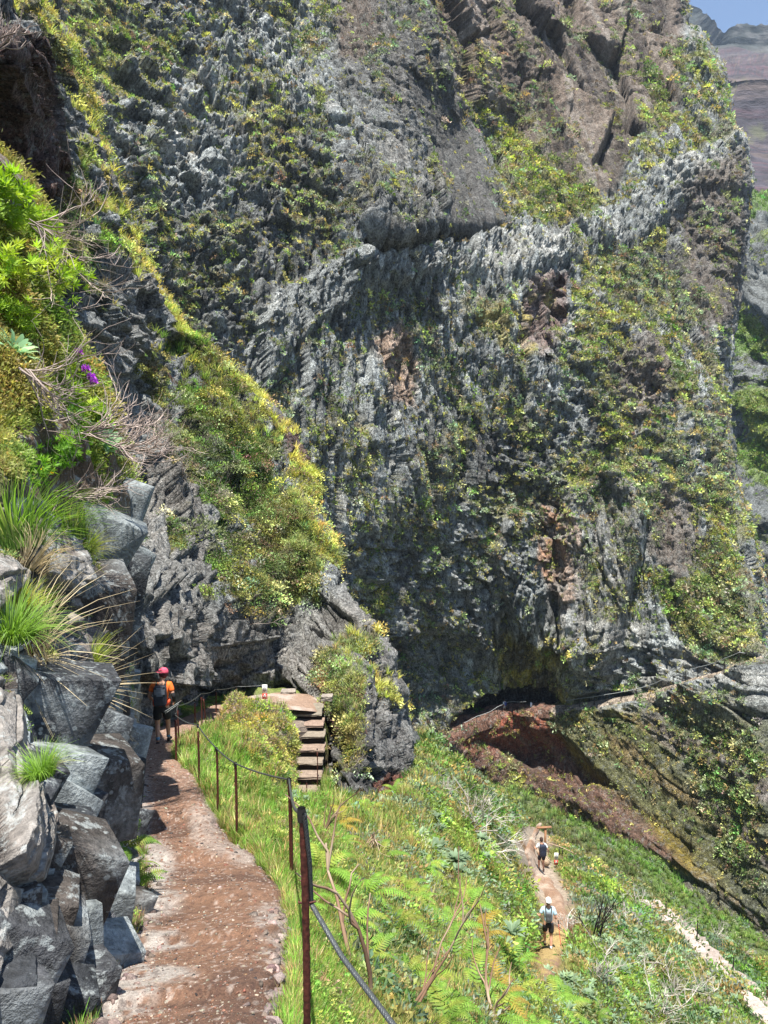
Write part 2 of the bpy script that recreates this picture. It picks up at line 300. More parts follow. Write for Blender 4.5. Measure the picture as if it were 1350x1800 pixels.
def ccol(p):
    A = p.X*.95 + p.Y*.25; Z = p.Z; wx, wy = p.wx, p.wy
    nb = fbm(A/12, Z/12, p.Y*0, 71, 4); nf = fbm(A/1.3, Z/2.2, p.Y*0, 73, 4); st = fbm(A/1.6, Z/18, p.Y*0, 75, 4)
    c = lerp(np.broadcast_to(GREY, p.px.shape+(3,)), DARK, sst(-.1, .45, nb + .5*nf)*.75)
    c = c*(.62 + .7*p.r2[..., None])*(.75 + .5*p.r3[..., None])
    c = lerp(c, LIGHT, sst(.15, .5, nf - .3*nb + .25*p.band)*.55)
    c = lerp(c, (.055, .05, .048), sst(.15, .5, st)*.5*(1-p.band))
    c = lerp(c, GREY*1.35*(1+.6*nf[..., None]), p.band*.55*sst(-.3, .2, nb)); c = lerp(c, np.array((.13, .12, .11))*(1+.9*st[..., None])*(.7+.6*p.r2[..., None]), p.bulge*sst(560, 700, p.px)*.55)
    c = lerp(c, BROWN*(.6+.9*p.rs[..., None])*(1+.5*st[..., None]), p.slab*.8); c = lerp(c, (.34, .31, .28), p.slab*sst(.15, .45, st)*.7); c = lerp(c, (.05, .04, .04), p.slab*sst(-.05, -.4, st)*.7)
    for b in BROWNS: c = lerp(c, (np.array((.095, .09, .085)) if b is BROWNS[3] else BROWN*.85)*(1+.5*st[..., None]), sst(-18, 14, sdf(b, wx, wy) + 14*nf)*.7)
    c = lerp(c, RED, sst(-6, 8, sdf(REDP, wx, wy))*.6)
    c = lerp(c, RED*(.7+.6*sst(-.3, .4, nf))[..., None], p.red*.9); c = lerp(c, np.array((.27, .085, .05))*(.7+.6*p.r3[..., None]), p.red*sst(1340, 1290, p.py + 20*nb)*.8); c = lerp(c, (.26, .2, .16), p.red*sst(.2, .5, nf+.4*nb)*.6); c = lerp(c, np.array((.115, .075, .055))*(.6+.8*p.r2[..., None]), p.red*sst(1300, 1360, p.py + 25*nb)*.7)
    c = lerp(c, lerp(OCHRE*np.ones(p.px.shape+(3,)), (.10, .08, .035), sst(-.2, .3, nf)), p.och*sst(-.6, -.1, nb+.5*nf)*.95)
    c = lerp(c, lerp(BROWN*.8*np.ones(c.shape), (.10, .11, .05), sst(-.2, .2, nf)), p.low*(1-p.red)*.75)
    c = lerp(c, OCHRE*1.2, sst(-4, 20, sdf(OCHZ2, wx, wy))*sst(-.2, .2, nf)*.7)
    c = lerp(c, PINK*(.7+.5*p.r2[..., None]), sst(-4, 8, sdf(PINK1, wx, wy))*.8); c = lerp(c, (.46, .25, .15)*(1+0*c), sst(-2, 8, sdf(PINK2, wx, wy))*sst(.3, .7, p.r2)*.9); c = lerp(c, PINK*.9, sst(-2, 8, sdf(PINK2, wx, wy))*.35)
    blocks = sst(0, 14, sdf([(985, 850), (1080, 800), (1150, 900), (1110, 1100), (1090, 1210), (1040, 1210), (985, 1130), (975, 980)], wx, wy)); c = lerp(c, (.30, .285, .26)*(.6+.8*p.r1[..., None]), blocks*.5)
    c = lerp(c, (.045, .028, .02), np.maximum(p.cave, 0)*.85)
    # vegetation density, used again for the shrubs
    ng = grid_up(p)
    v = np.full(p.px.shape, .30)
    for poly, a in VEGP: v = np.maximum(v, a*sst(-14, 22, sdf(poly, wx, wy)))
    bare = np.zeros(p.px.shape)
    for b_ in BROWNS + [PINK1, PINK2, REDP]: bare = np.maximum(bare, .6*sst(-16, 16, sdf(b_, wx, wy)))
    bare = np.maximum(bare, .35*p.bulge*sst(620, 760, p.px)); bare = np.maximum(bare, .6*p.band); bare = np.maximum(bare, .35*p.slab)
    v = v*(1-bare); p.bare = bare
    v = v*(1 - .85*p.cave)*(1-.35*p.red)
    v = v*sst(-.2, .35, fbm(A/4, Z/6, p.Y*0, 81, 4) + .6*fbm(A/1.2, Z/2, p.Y*0, 82, 3) + (v-.45)*.8 + .3*ng)
    p.veg = np.clip(v*(.5 + .9*sst(.0, .5, ng)), 0, 1)
    vc = lerp(np.broadcast_to(VGG*.9, c.shape), VYEL, sst(-.25, .3, fbm(A/9, Z/9, p.Y*0, 83, 3))); vc = lerp(vc, VGRN, sst(.1, .45, fbm(A/5, Z/5, p.Y*0, 85, 3))*.8)
    gl = sst(-4, 14, sdf([(820, 180), (870, 185), (960, 290), (1050, 350), (1040, 375), (930, 340), (860, 260)], wx, wy)); vc = lerp(vc, (.46, .54, .09), gl*.9); p.gl = gl; v = np.maximum(v, gl)
    p.vcol = vc
    c = lerp(c, lerp(vc*.55, (.15, .115, .07), .55), sst(.12, .5, p.veg + .25*nf)*.75)
    return c
def grid_up(p): return p.n[..., 2]
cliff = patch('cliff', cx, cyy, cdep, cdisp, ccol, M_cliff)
# ---------------------------------------------------------------- right far wall + mountains
D2 = TPS([(1150, 100, 300), (1400, 200, 290), (1300, 400, 240), (1400, 500, 200), (1300, 800, 190), (1400, 900, 160), (1320, 1100, 150), (1400, 1300, 130), (1200, 1300, 170)])
gx, gy = np.meshgrid(np.arange(1130, 1440, 2.2), np.arange(345, 1500, 2.2)); top2 = 345 + 14*fbm(gx/40, gx*0, gx*0, 7, 4); gy = np.maximum(gy, top2)
def d2(p):
    A = p.X; Z = p.Z; p.r1, h1, c1 = cells(A/5, Z/9, 131, .8); p.r2, h2, c2 = cells(A/1.8, Z/3.5, 133, .8)
    return 7*fbm(A/30, Z/45, A*0, 135, 4) + 4*fbm(A/9, Z/45, A*0, 137, 3, ridge=True) + 2.5*h1 + 1.2*h2
def c2(p):
    A = p.X; Z = p.Z; nf = fbm(A/4, Z/6, A*0, 141, 4); nb = fbm(A/30, Z/40, A*0, 143, 3)
    c = lerp(np.broadcast_to(GREY*.5, p.px.shape+(3,)), DARK*.6, sst(-.2, .4, nf)*.8)*(.6+.7*p.r2[..., None])
    c = lerp(c, (.22, .15, .12)*(1+0*c), sst(400, 350, p.py)*.6)
    p.veg = .7*sst(-.2, .3, nb + .5*nf) + .45*sst(640, 700, p.py)*sst(900, 800, p.py)*sst(1290, 1320, p.px)
    p.vcol = lerp(np.broadcast_to(VYEL*.7, c.shape), VGRN, sst(-.2, .2, nb))
    return lerp(c, p.vcol*.8, sst(.2, .5, p.veg)*.8)
wall2 = patch('cliff', gx, gy, D2(gx, gy), d2, c2, M_cliff)
gx, gy = np.meshgrid(np.arange(1120, 1450, 2.), np.linspace(0, 1, 230)); ty = interp_curve([(1100, -60), (1200, 0), (1216, 6), (1230, 22), (1255, 33), (1262, 48), (1275, 55), (1282, 50), (1300, 44), (1315, 40), (1330, 42), (1350, 38), (1450, 20)], gx) + 6*fbm(gx/9, gx*0, gx*0, 5, 4)
gyy = ty + (470-ty)*gy; dm = 820 - 330*sst(80, 135, gyy)*1.0 - 120*sst(60, 0, 0*gyy+60) - 120*sst(125, 430, gyy) + 80*sst(1290, 1215, gx)
def dfar(p):
    A, Z = p.X, p.Z; return 12*fbm(A/60, Z/60, A*0, 151, 4) + 5*fbm(A/30, Z/50, A*0, 153, 4) + 5*fbm(A/150, Z/14, A*0, 155, 3)
def cfar(p):
    A, Z = p.X, p.Z; nf = fbm(A/15, Z/15, A*0, 161, 4); stt = fbm(A/200, Z/6 + A/60, A*0, 163, 4)
    up = sst(100, 80, p.py); c = lerp(np.broadcast_to(np.array((.045, .04, .05)), p.px.shape+(3,)), (.085, .065, .06), sst(0, .4, stt)*.8); c = lerp(c, (.09, .05, .06), sst(-.1, -.4, stt)*.8)  # bluish rock tint paints distance haze into the mountain colour
    c = lerp(c, (.035, .045, .045), up*.9); c = lerp(c, (.10, .10, .10), up*sst(.1, .4, nf)*.6)
    c = lerp(c, (.12, .13, .06), sst(.25, .5, nf)*sst(80, 120, p.py)*.5); p.veg = 0*nf
    return c
far = patch('mountain', gx, gyy, dm, dfar, cfar, M_far)
# ---------------------------------------------------------------- lower grassy slope under the cliff
slopeD = TPS([(700, 1290, 96), (760, 1320, 96), (850, 1370, 97), (930, 1400, 94), (1000, 1440, 85), (1100, 1500, 77), (1200, 1580, 70), (1300, 1640, 64), (1400, 1700, 59), (800, 1400, 78), (900, 1480, 66), (1000, 1560, 60), (1100, 1640, 57), (1200, 1720, 52), (1350, 1800, 47), (1000, 1500, 72), (1100, 1560, 66), (1250, 1650, 60)])
gx, t = np.meshgrid(np.arange(680, 1440, 2.2), np.linspace(0, 1, 170))
top = interp_curve([(680, 1270), (780, 1300), (850, 1365), (900, 1378), (960, 1395), (1010, 1425), (1100, 1475), (1180, 1545), (1240, 1600), (1300, 1625), (1360, 1650), (1440, 1690)], gx) + 6*fbm(gx/25, gx*0, gx*0, 91, 3)
gy = top - 12 + t*330
def sdisp(p): return 1.6*fbm(p.X/9, p.Y/9, p.Z/9, 93, 5) + .5*fbm(p.X/1.5, p.Y/1.5, p.Z/1.5, 95, 3)
def scol(p):
    nf = fbm(p.X/3, p.Y/3, p.Z/3, 97, 4); dg = p.px*.58 - p.py  # bands run down the slope
    nb = fbm(p.X/14, p.Y/14, dg/40, 99, 3)
    c = lerp(np.broadcast_to(np.array((.11, .15, .045)), p.px.shape+(3,)), (.16, .13, .07), sst(-.2, .25, nb)); c = lerp(c, (.20, .20, .16), sst(.2, .5, nf+.3*nb)*.5); c = lerp(c, (.12, .21, .04), sst(60, 15, p.py-top)*sst(820, 880, p.px)*.8)
    c = lerp(c, (.28, .25, .18), sst(860, 800, p.px)*.6)
    p.veg = .5 + 0*nf; p.vcol = c*1.15; return c
gslope = patch('grass_slope', gx, gy, slopeD(gx, gy), sdisp, scol, M_cliff)
# ---------------------------------------------------------------- left ridge
ridge_e = [(-120, 60), (0, 72), (60, 120), (100, 150), (240, 172), (330, 212), (420, 242), (530, 292), (590, 325), (625, 372), (650, 405), (690, 445), (720, 482), (760, 512), (800, 532), (860, 552), (900, 566), (960, 590), (1040, 606), (1075, 632), (1110, 662), (1160, 690), (1200, 706), (1270, 722), (1330, 736), (1420, 738), (1480, 740)]
ridgeD = TPS([(-400, 0, 22), (-400, 700, 20), (-400, 1400, 16), (-50, 0, 26), (20, 100, 24), (60, 0, 34), (100, 150, 38), (150, 260, 40), (-50, 330, 20), (60, 400, 24), (200, 400, 40), (120, 500, 26), (240, 560, 36), (310, 580, 43), (350, 640, 43), (250, 720, 33), (400, 800, 37), (480, 740, 43), (400, 690, 41), (560, 900, 38), (585, 960, 37), (450, 1000, 33), (480, 880, 38), (300, 1000, 25.5), (260, 1100, 19.5), (240, 900, 27), (300, 1180, 20.5), (350, 1230, 24.5), (420, 1215, 28.5), (500, 1215, 30), (560, 1200, 29.5), (550, 1100, 33), (602, 1040, 34), (700, 1185, 32), (720, 1270, 31), (735, 1370, 28), (650, 1300, 25), (582, 1250, 26.2), (590, 1320, 24.3), (590, 1390, 22.9), (660, 1200, 28), (640, 1100, 31), (300, 1300, 21), (250, 1300, 18), (450, 1350, 31), (520, 1350, 31.5), (650, 1450, 23), (730, 1480, 26), (200, 1200, 18), (200, 1400, 17)])
sx, sy = np.meshgrid(np.r_[np.linspace(-.9, -.02, 40), np.linspace(0, 1, 330)], np.arange(-110, 1470, 2.0)); er = interp_curve(ridge_e, sy) + 7*2.0*fbm(sy/22, sy*0, sy*0, 4, 5)
rx = -60 + (er+60)*sx; kk = 10; cur = np.linspace(0, 1, kk+1)[1:]
rx = np.c_[rx, er[:, -1:] - 22*cur[None]**2]; ry = np.c_[sy, np.repeat(sy[:, -1:], kk, 1)]
rdep = ridgeD(rx, ry); rdep[:, :er.shape[1]] += 3.0*sst(30, 0, er-rx[:, :er.shape[1]])**2; rdep[:, -kk:] = rdep[:, -kk-1:-kk] + 14*cur[None]
PIL = [(-80, 70), (50, 55), (78, 80), (84, 180), (92, 260), (95, 330), (40, 345), (-80, 330)]
_i = sst(-3, 4, sdf(PIL, rx, ry)); rdep *= 1 - .22*_i
OUTC = [(572, 1130), (600, 1120), (640, 1150), (690, 1200), (715, 1290), (725, 1400), (690, 1430), (640, 1400), (600, 1420), (565, 1400), (566, 1330), (568, 1230)]
def rdisp(p):
    p.wx, p.wy = warp(p, 3, 6, 211); A = p.X*.9 + p.Y*.4; Z = p.Z
    p.pil = sst(-3, 3, sdf(PIL, p.wx, p.wy)); p.outc = sst(-6, 20, sdf(OUTC, p.wx, p.wy))
    p.r1, h1, c1 = cells(A/2.2 + Z*.2, Z/2.8, 221, .9); p.r2, h2, c2 = cells(A/.8, Z/1.1, 223, .9); p.r3, h3, c3 = cells(A/.33, Z/.4, 227, 1.)
    p.up = p.n0[..., 2]
    vegy = .35
    h = 1.3*fbm(A/7, Z/7, p.Y/9, 229, 4) + .9*h1 + .42*h2 + .2*h3 - .2*sst(.12, 0, c2) + .2*fbm(A/.6, Z/.6, p.Y, 233, 3) + .3*p.outc - .6*p.outc*h1
    return h*(.3+.7*sst(0, 30, interp_curve(ridge_e, p.py)-p.px))
def rcol(p):
    A = p.X*.9 + p.Y*.4; Z = p.Z; nb = fbm(A/4, Z/4, p.Y*0, 241, 4); nf = fbm(A/.7, Z/.9, p.Y*0, 243, 4)
    c = lerp(np.broadcast_to(GREY*.78, p.px.shape+(3,)), DARK*.9, sst(-.25, .35, nb+.5*nf)*.85)*(.6+.7*p.r2[..., None])*(.8+.4*p.r3[..., None])
    c = lerp(c, LIGHT*.8, sst(.2, .5, nf-.2*nb)*.5); c = lerp(c, BROWN*.9, sst(-.05, .35, -nb)*.35)
    low = sst(1040, 1110, p.py)*sst(730, 600, p.px); c = lerp(c, np.array((.17, .155, .14))*(.5+.9*p.r2[..., None]), low*.6)
    c = lerp(c, (.105, .055, .045), p.pil*.8)
    c = lerp(c, (.10, .05, .04), sst(-4, 6, sdf([(470, 728), (500, 730), (545, 800), (545, 850), (500, 790)], p.wx, p.wy))*.9)
    c = lerp(c, RED*.9, sst(-3, 4, sdf([(668, 1385), (690, 1350), (715, 1365), (712, 1440), (665, 1430)], p.wx, p.wy)))
    c = lerp(c, (.055, .055, .06), p.outc*sst(1240, 1280, p.py)*sst(.3, .6, p.r1)*.7)
    ed = interp_curve(ridge_e, p.py) - p.px
    v = .3 + .3*sst(1245, 1200, p.py) + 0*nb; v = np.maximum(v, .8*sst(130, 50, ed)*sst(1150, 1050, p.py)*sst(60, 200, p.py)); v = np.maximum(v, .9*sst(-10, 40, sdf([(230, 600), (420, 690), (560, 880), (600, 1040), (575, 1130), (420, 1120), (330, 1150), (262, 1080), (260, 800)], p.wx, p.wy)))
    v = np.maximum(v, .8*sst(0, 20, sdf([(95, 60), (160, 60), (240, 420), (330, 600), (200, 560), (110, 400)], p.wx, p.wy)))
    v = np.maximum(v, .9*sst(0, 15, sdf([(600, 1050), (650, 1090), (700, 1180), (705, 1250), (640, 1160), (590, 1110)], p.wx, p.wy))); v = np.maximum(v, .95*sst(-5, 12, sdf([(556, 1120), (650, 1110), (710, 1200), (705, 1270), (640, 1210), (650, 1330), (560, 1400)], p.wx, p.wy)))
    v *= (1-.9*p.pil)*(1-.45*low*(1-p.outc)*sst(580, 540, p.px)); v = v*sst(-.15, .3, .8*nb+.8*nf+(v-.66))
    p.veg = np.clip(v, 0, 1)
    vc = lerp(np.broadcast_to(np.array((.24, .27, .10)), c.shape), VGRN*.7, sst(-.2, .3, fbm(A/2.5, Z/2.5, p.Y*0, 251, 3))); vc = lerp(vc, (.30, .27, .08), sst(0, .35, fbm(A/1.5, Z/1.5, p.Y*0, 253, 3))*.6)
    vc = lerp(vc, (.46, .45, .12), sst(60, 10, ed + 60*nb)*.8); p.vcol = vc; p.ed = ed
    return lerp(c, lerp(vc*.5, (.10, .08, .05), .5), sst(.25, .7, p.veg+.3*nf)*.8)
ridge = patch('ridge', rx, ry, rdep, rdisp, rcol, M_ridge)
# ---------------------------------------------------------------- hillside that carries the path
pathL = [(2450, -330), (1900, 60), (1860, 110), (1800, 145), (1750, 165), (1700, 205), (1650, 222), (1600, 236), (1550, 246), (1500, 243), (1450, 235), (1400, 230), (1350, 233), (1320, 240), (1300, 250), (1280, 280), (1265, 320), (1255, 348), (1245, 368), (1236, 392)]
pathR = [(2450, 470), (1900, 495), (1860, 500), (1800, 492), (1750, 502), (1700, 510), (1650, 512), (1600, 508), (1560, 496), (1530, 470), (1500, 440), (1480, 412), (1450, 388), (1400, 362), (1370, 347), (1350, 326), (1335, 308), (1320, 306), (1300, 316), (1280, 345), (1265, 373), (1255, 388), (1245, 398), (1236, 408)]
pd = [(2450, 1.55), (1900, 2.45), (1863, 2.6), (1800, 2.95), (1700, 3.8), (1600, 5.2), (1535, 6.9), (1477, 8.5), (1438, 9.4), (1383, 11.0), (1340, 13.9), (1310, 16.4), (1290, 18.6), (1275, 20.5), (1255, 24), (1245, 26), (1236, 28)]
ctl = []
for y in (2450, 2150, 1900, 1800, 1700, 1600, 1535, 1477, 1438, 1383, 1340, 1310, 1290, 1275, 1255, 1245):
    d = float(interp_curve(pd, y)); ctl += [(float(interp_curve(pathL, y)), y, d), (float(interp_curve(pathL, y)+interp_curve(pathR, y))/2, y, d), (float(interp_curve(pathR, y)), y, d)]
hillD = TPS(ctl + [(430, 1238, 27.2), (500, 1236, 27.2), (550, 1250, 26.3), (555, 1385, 23.4), (515, 1385, 23.4), (535, 1320, 24.9), (450, 1262, 22.5), (450, 1330, 19), (485, 1400, 15.5), (425, 1420, 12.5), (560, 1450, 13), (560, 1500, 9.8), (600, 1550, 8.8), (650, 1700, 5.6), (600, 1860, 3.5), (720, 1860, 4.3), (700, 2400, 2.2), (1100, 2400, 4.5), (1450, 2400, 9), (-500, 2400, 1.5), (-500, 1500, 6), (700, 1450, 17), (640, 1410, 20), (740, 1310, 34), (780, 1330, 33), (800, 1400, 27), (850, 1450, 28), (895, 1490, 30),
    (800, 1550, 16), (850, 1600, 14.5), (890, 1640, 16), (880, 1700, 10.5), (780, 1700, 8), (930, 1850, 8), (1000, 1860, 14), (910, 1600, 24.5), (925, 1675, 24.5), (1000, 1675, 25), (965, 1675, 25), (946, 1537, 38), (930, 1460, 46), (985, 1500, 44), (1000, 1600, 29), (1020, 1740, 20), (1100, 1600, 36), (1100, 1700, 26), (1200, 1700, 31), (1180, 1620, 43), (1240, 1680, 37), (1340, 1780, 30), (1350, 1700, 42), (1200, 1860, 22), (1420, 1860, 27), (1040, 1525, 43), (1100, 1560, 45)], 1e-4)
htop = [(-50, 1330), (180, 1300), (250, 1270), (330, 1240), (400, 1215), (566, 1215), (574, 1392), (600, 1408), (680, 1420), (712, 1400), (726, 1310), (735, 1278), (760, 1300), (800, 1335), (870, 1395), (930, 1452), (1000, 1488), (1100, 1552), (1180, 1600), (1240, 1640), (1300, 1672), (1440, 1745)]
gx = np.r_[np.linspace(-600, -45, 60), np.arange(-40, 1440, 2.2)]; k1 = 10
t = np.r_[-np.linspace(1, .1, k1), np.linspace(0, 1, 330), np.linspace(1.02, 1.75, 30)]; GX, T = np.meshgrid(gx, t)
tp = interp_curve(htop, GX) + 5*fbm(GX/20, GX*0, GX*0, 301, 3)*sst(600, 700, GX)
GY = np.where(T >= 0, tp + (1920-tp)*np.abs(T)**1.15, tp + 10*np.abs(T)**2*6)
HD = hillD(GX, GY); HD = np.where(T < 0, hillD(GX, tp)*(1 + .45*np.abs(T)), HD)
LTR = [(948, 1450), (935, 1475), (930, 1500), (950, 1540), (975, 1580), (985, 1620), (965, 1675), (962, 1720)]
def pmask(px, py, m=0):
    return sst(-8-m, 4, np.minimum(px - interp_curve(pathL, py), interp_curve(pathR, py) - px))*(py > 1240)
def hdisp(p):
    p.pm = pmask(p.px, p.py, 4); p.nf = fbm(p.X/.8, p.Y/.8, p.Z/.8, 303, 4); p.nb = fbm(p.X/3, p.Y/3, p.Z/3, 305, 4)
    D = p.dep; amp = np.clip(D/16, .1, 1)
    ltr = sst(44, 20, np.abs(p.px - interp_curve([(y, x) for x, y in LTR], p.py)))*sst(1440, 1460, p.py)*sst(1735, 1690, p.py); p.ltr = ltr
    p.steps = sst(-3, 3, sdf([(424, 1222), (566, 1222), (566, 1400), (508, 1400), (508, 1262), (424, 1250)], p.px, p.py))
    p.mound = sst(0, 22, sdf([(388, 1262), (400, 1236), (440, 1234), (500, 1250), (512, 1270), (510, 1400), (470, 1395), (410, 1340)], p.px, p.py))
    h = (.45*p.nb*amp + .18*p.nf*amp)*(1-p.pm)*(1-.8*ltr)*(1-p.steps) + .3*p.mound + .35*p.mound*p.nf - .03*p.pm - .25*p.steps
    bank = sst(0, 12, sdf([(868, 1560), (905, 1540), (925, 1600), (920, 1690), (885, 1700), (868, 1640)], p.px, p.py)); p.bank = bank
    return h
def hcol(p):
    c = lerp(np.broadcast_to(np.array((.09, .11, .035)), p.px.shape+(3,)), (.07, .048, .033), sst(-.1, .4, p.nf)); c = lerp(c, (.16, .22, .04), sst(0, .4, p.nb)*.7)
    c = lerp(c, (.17, .15, .14), p.mound*sst(-.2, .3, p.nf)*.9)
    c = lerp(c, (.20, .095, .06), np.clip(p.pm + p.ltr*.6, 0, 1)); c = lerp(c, (.34, .29, .24), p.ltr*sst(1620, 1570, p.py)*sst(0, .3, p.nb+.3)*.7)
    c = lerp(c, (.22, .15, .10), p.ltr*sst(1630, 1650, p.py)*.6); c = lerp(c, (.10, .055, .045), p.bank*.6)
    c = lerp(c, (.20, .16, .13), p.steps)
    p.veg = np.clip(1 - p.pm*1.2 - p.ltr*.93 - p.steps, 0, 1)*(1-.6*p.mound)*(p.py > 1225)
    p.vcol = lerp(np.broadcast_to(np.array((.15, .22, .045)), c.shape), (.24, .24, .07), sst(-.2, .3, p.nb))
    return c
hill = patch('hillside', GX, GY, HD, hdisp, hcol, M_soil)
# ---------------------------------------------------------------- path
yy = np.r_[np.arange(2440, 1900, -6), np.arange(1900, 1500, -1.6), np.arange(1500, 1235, -1.1)]; tt = np.linspace(0, 1, 90); TT, PY = np.meshgrid(tt, yy)
Lx = interp_curve(pathL, PY) + 5*fbm(PY/14, PY*0, PY*0, 311, 3) - 4; Rx = interp_curve(pathR, PY) + 5*fbm(PY/11, PY*0, PY*0, 313, 3) + 3
PX = Lx + (Rx-Lx)*TT
PDp = hillD(PX, PY)
def pdisp(p):
    h = .05 + .008*fbm(p.X/.12, p.Y/.12, p.Z/.12, 315, 3) + .010*fbm(p.X/.6, p.Y/.6, p.Z/.6, 317, 3) - .05*np.abs(2*TT-1)**8
    r, hh, c = cells(p.X/.035, p.Y/.05, 319, 0); h += .006*np.clip(r-.4, 0, 1)*sst(0, .3, c)
    for y0, a in ((1762, -8), (1655, -6), (1588, -5), (1511, 0), (1440, 3)):   # low worn steps
        yl = y0 + a*(TT-.5)*4 + 5*fbm(PX/30, PX*0, PX*0, int(y0), 3); h -= .035*sst(-1, 6, p.py-yl)*sst(70, 20, p.py-yl)
    return h
def pcol(p):
    nb = fbm(p.X/.5, p.Y/.5, p.Z*0, 321, 4); nf = fbm(p.X/.06, p.Y/.06, p.Z*0, 323, 3); r, hh, cc = cells(p.X/.03, p.Y/.04, 325, 0)
    c = lerp(np.broadcast_to(np.array((.19, .108, .070)), p.px.shape+(3,)), (.12, .068, .047), sst(-.2, .3, nb)); c = lerp(c, (.27, .175, .13), sst(1480, 1330, p.py)*.75)
    g = lambda x, y, rx_, ry_: sst(1.25, .55, np.hypot((p.px-x)/rx_, (p.py-y)/ry_) + .45*nb)
    gr = np.maximum.reduce([g(270, 1530, 40, 48), g(270, 1595, 50, 25)*.8, g(240, 1735, 95, 18), g(215, 1765, 60, 30), g(275, 1664, 45, 14), g(480, 1625, 35, 30)*.8, g(485, 1690, 30, 25)*.7, g(430, 1500, 30, 25)*.6, g(250, 1420, 18, 60)*.6, g(360, 1455, 30, 40)*.5, g(385, 1490, 30, 20)*.5])
    c = lerp(c, (.38, .35, .32), np.clip(gr + .7*sst(.22, .04, TT + .12*nb)*sst(1300, 1400, p.py), 0, 1)*.85*sst(-.4, .2, nf+.3*nb+.25))
    c = lerp(c, (.06, .035, .03), sst(.72, .8, r)*sst(.1, .3, cc)*.5); c = lerp(c, (.40, .34, .30), sst(.2, .1, r)*sst(.1, .3, cc)*.55)
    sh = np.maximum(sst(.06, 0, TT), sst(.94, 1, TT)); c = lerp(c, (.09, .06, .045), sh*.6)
    p.veg = 0*nb; return c
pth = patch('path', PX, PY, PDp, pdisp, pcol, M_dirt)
# ---------------------------------------------------------------- left bank and rock outcrop
out_e = [(240, -30), (285, 10), (330, 48), (420, 86), (500, 92), (560, 100), (600, 128), (660, 165), (750, 190), (830, 216), (880, 228), (940, 240), (1000, 246), (1060, 238), (1100, 232), (1170, 236), (1210, 246), (1250, 247), (1310, 235), (1380, 228), (1440, 233), (1490, 238), (1520, 226), (1560, 214), (1640, 220), (1700, 216), (1722, 180), (1760, 128), (1800, 95), (1860, 60), (1920, 20), (2450, -300)]
outD = TPS([(0, 300, 9), (60, 350, 10), (0, 500, 8.5), (90, 500, 10.5), (0, 700, 7.5), (150, 700, 10), (200, 800, 11), (0, 880, 6), (100, 900, 8), (225, 900, 12.5), (240, 1000, 14), (150, 1000, 8.5), (0, 1050, 5), (80, 1050, 6.5), (150, 1100, 8.5), (230, 1100, 14), (0, 1200, 4.4), (100, 1200, 5.6), (160, 1200, 8), (245, 1220, 15.5), (0, 1300, 3.9), (100, 1300, 5), (180, 1310, 8), (230, 1330, 13.5), (228, 1400, 10.6), (170, 1400, 7), (80, 1380, 4.4), (0, 1450, 3.2), (100, 1460, 3.9), (150, 1480, 5), (235, 1490, 7.9), (190, 1560, 5.6), (214, 1600, 5.2), (0, 1600, 2.9), (80, 1600, 3.4), (150, 1650, 4), (215, 1700, 3.85), (150, 1735, 3.5), (0, 1750, 2.6), (60, 1780, 2.8), (100, 1810, 2.95), (0, 1880, 2.5), (-350, 300, 8), (-350, 700, 6), (-350, 900, 4.6), (-350, 1300, 3.0), (-350, 1700, 2.1), (-350, 2200, 1.7), (-700, 300, 7), (-700, 900, 4), (-700, 1500, 2.2), (-700, 2200, 1.5), (-50, 2300, 1.8)], 5e-4)
sx, sy = np.meshgrid(np.r_[np.linspace(-1.9, -.02, 70), np.linspace(0, 1, 210)], np.r_[np.arange(235, 1915, 1.9), np.arange(1915, 2450, 8)]); er = interp_curve(out_e, sy) + 5*fbm(sy/18, sy*0, sy*0, 401, 4)*sst(1700, 1650, sy)
ox = -70 + (er+70)*sx; kk = 10; cur = np.linspace(0, 1, kk+1)[1:]
ox = np.c_[ox, er[:, -1:] - 14*cur[None]**2]; oy = np.c_[sy, np.repeat(sy[:, -1:], kk, 1)]
od = outD(ox, oy); od[:, -kk:] = od[:, -kk-1:-kk]*(1 + .28*cur[None])
def odisp(p):
    A = p.X*.8 + p.Y*.6; Z = p.Z; ZZ = Z*.9 + .35*A; AA = A*.95 - .4*Z; D = np.clip(p.dep/6, .5, 2.2)
    p.r1, h1, p.c1 = cells(AA/.66, ZZ/.5, 411, .9); p.r2, h2, p.c2 = cells(AA/.27+3, ZZ/.22, 413, .9); p.r3, h3, c3 = cells(AA/.1, ZZ/.1, 417, 1.)
    p.bk = sst(850, 960, p.py)
    h = p.bk*(.05 + .20*h1*D**.5 + .10*h2 + .035*h3 - .10*sst(.10, 0, p.c1) - .04*sst(.08, 0, p.c2)) + (1-p.bk)*(.5*fbm(A/1.2, Z/1.2, p.Y, 419, 4)) + .02*fbm(A/.15, Z/.15, p.Y/.15, 421, 3)
    return h*(.25+.75*sst(0, 25, interp_curve(out_e, p.py)-p.px))*sst(2.2, 3.6, p.dep+0*h+.6)
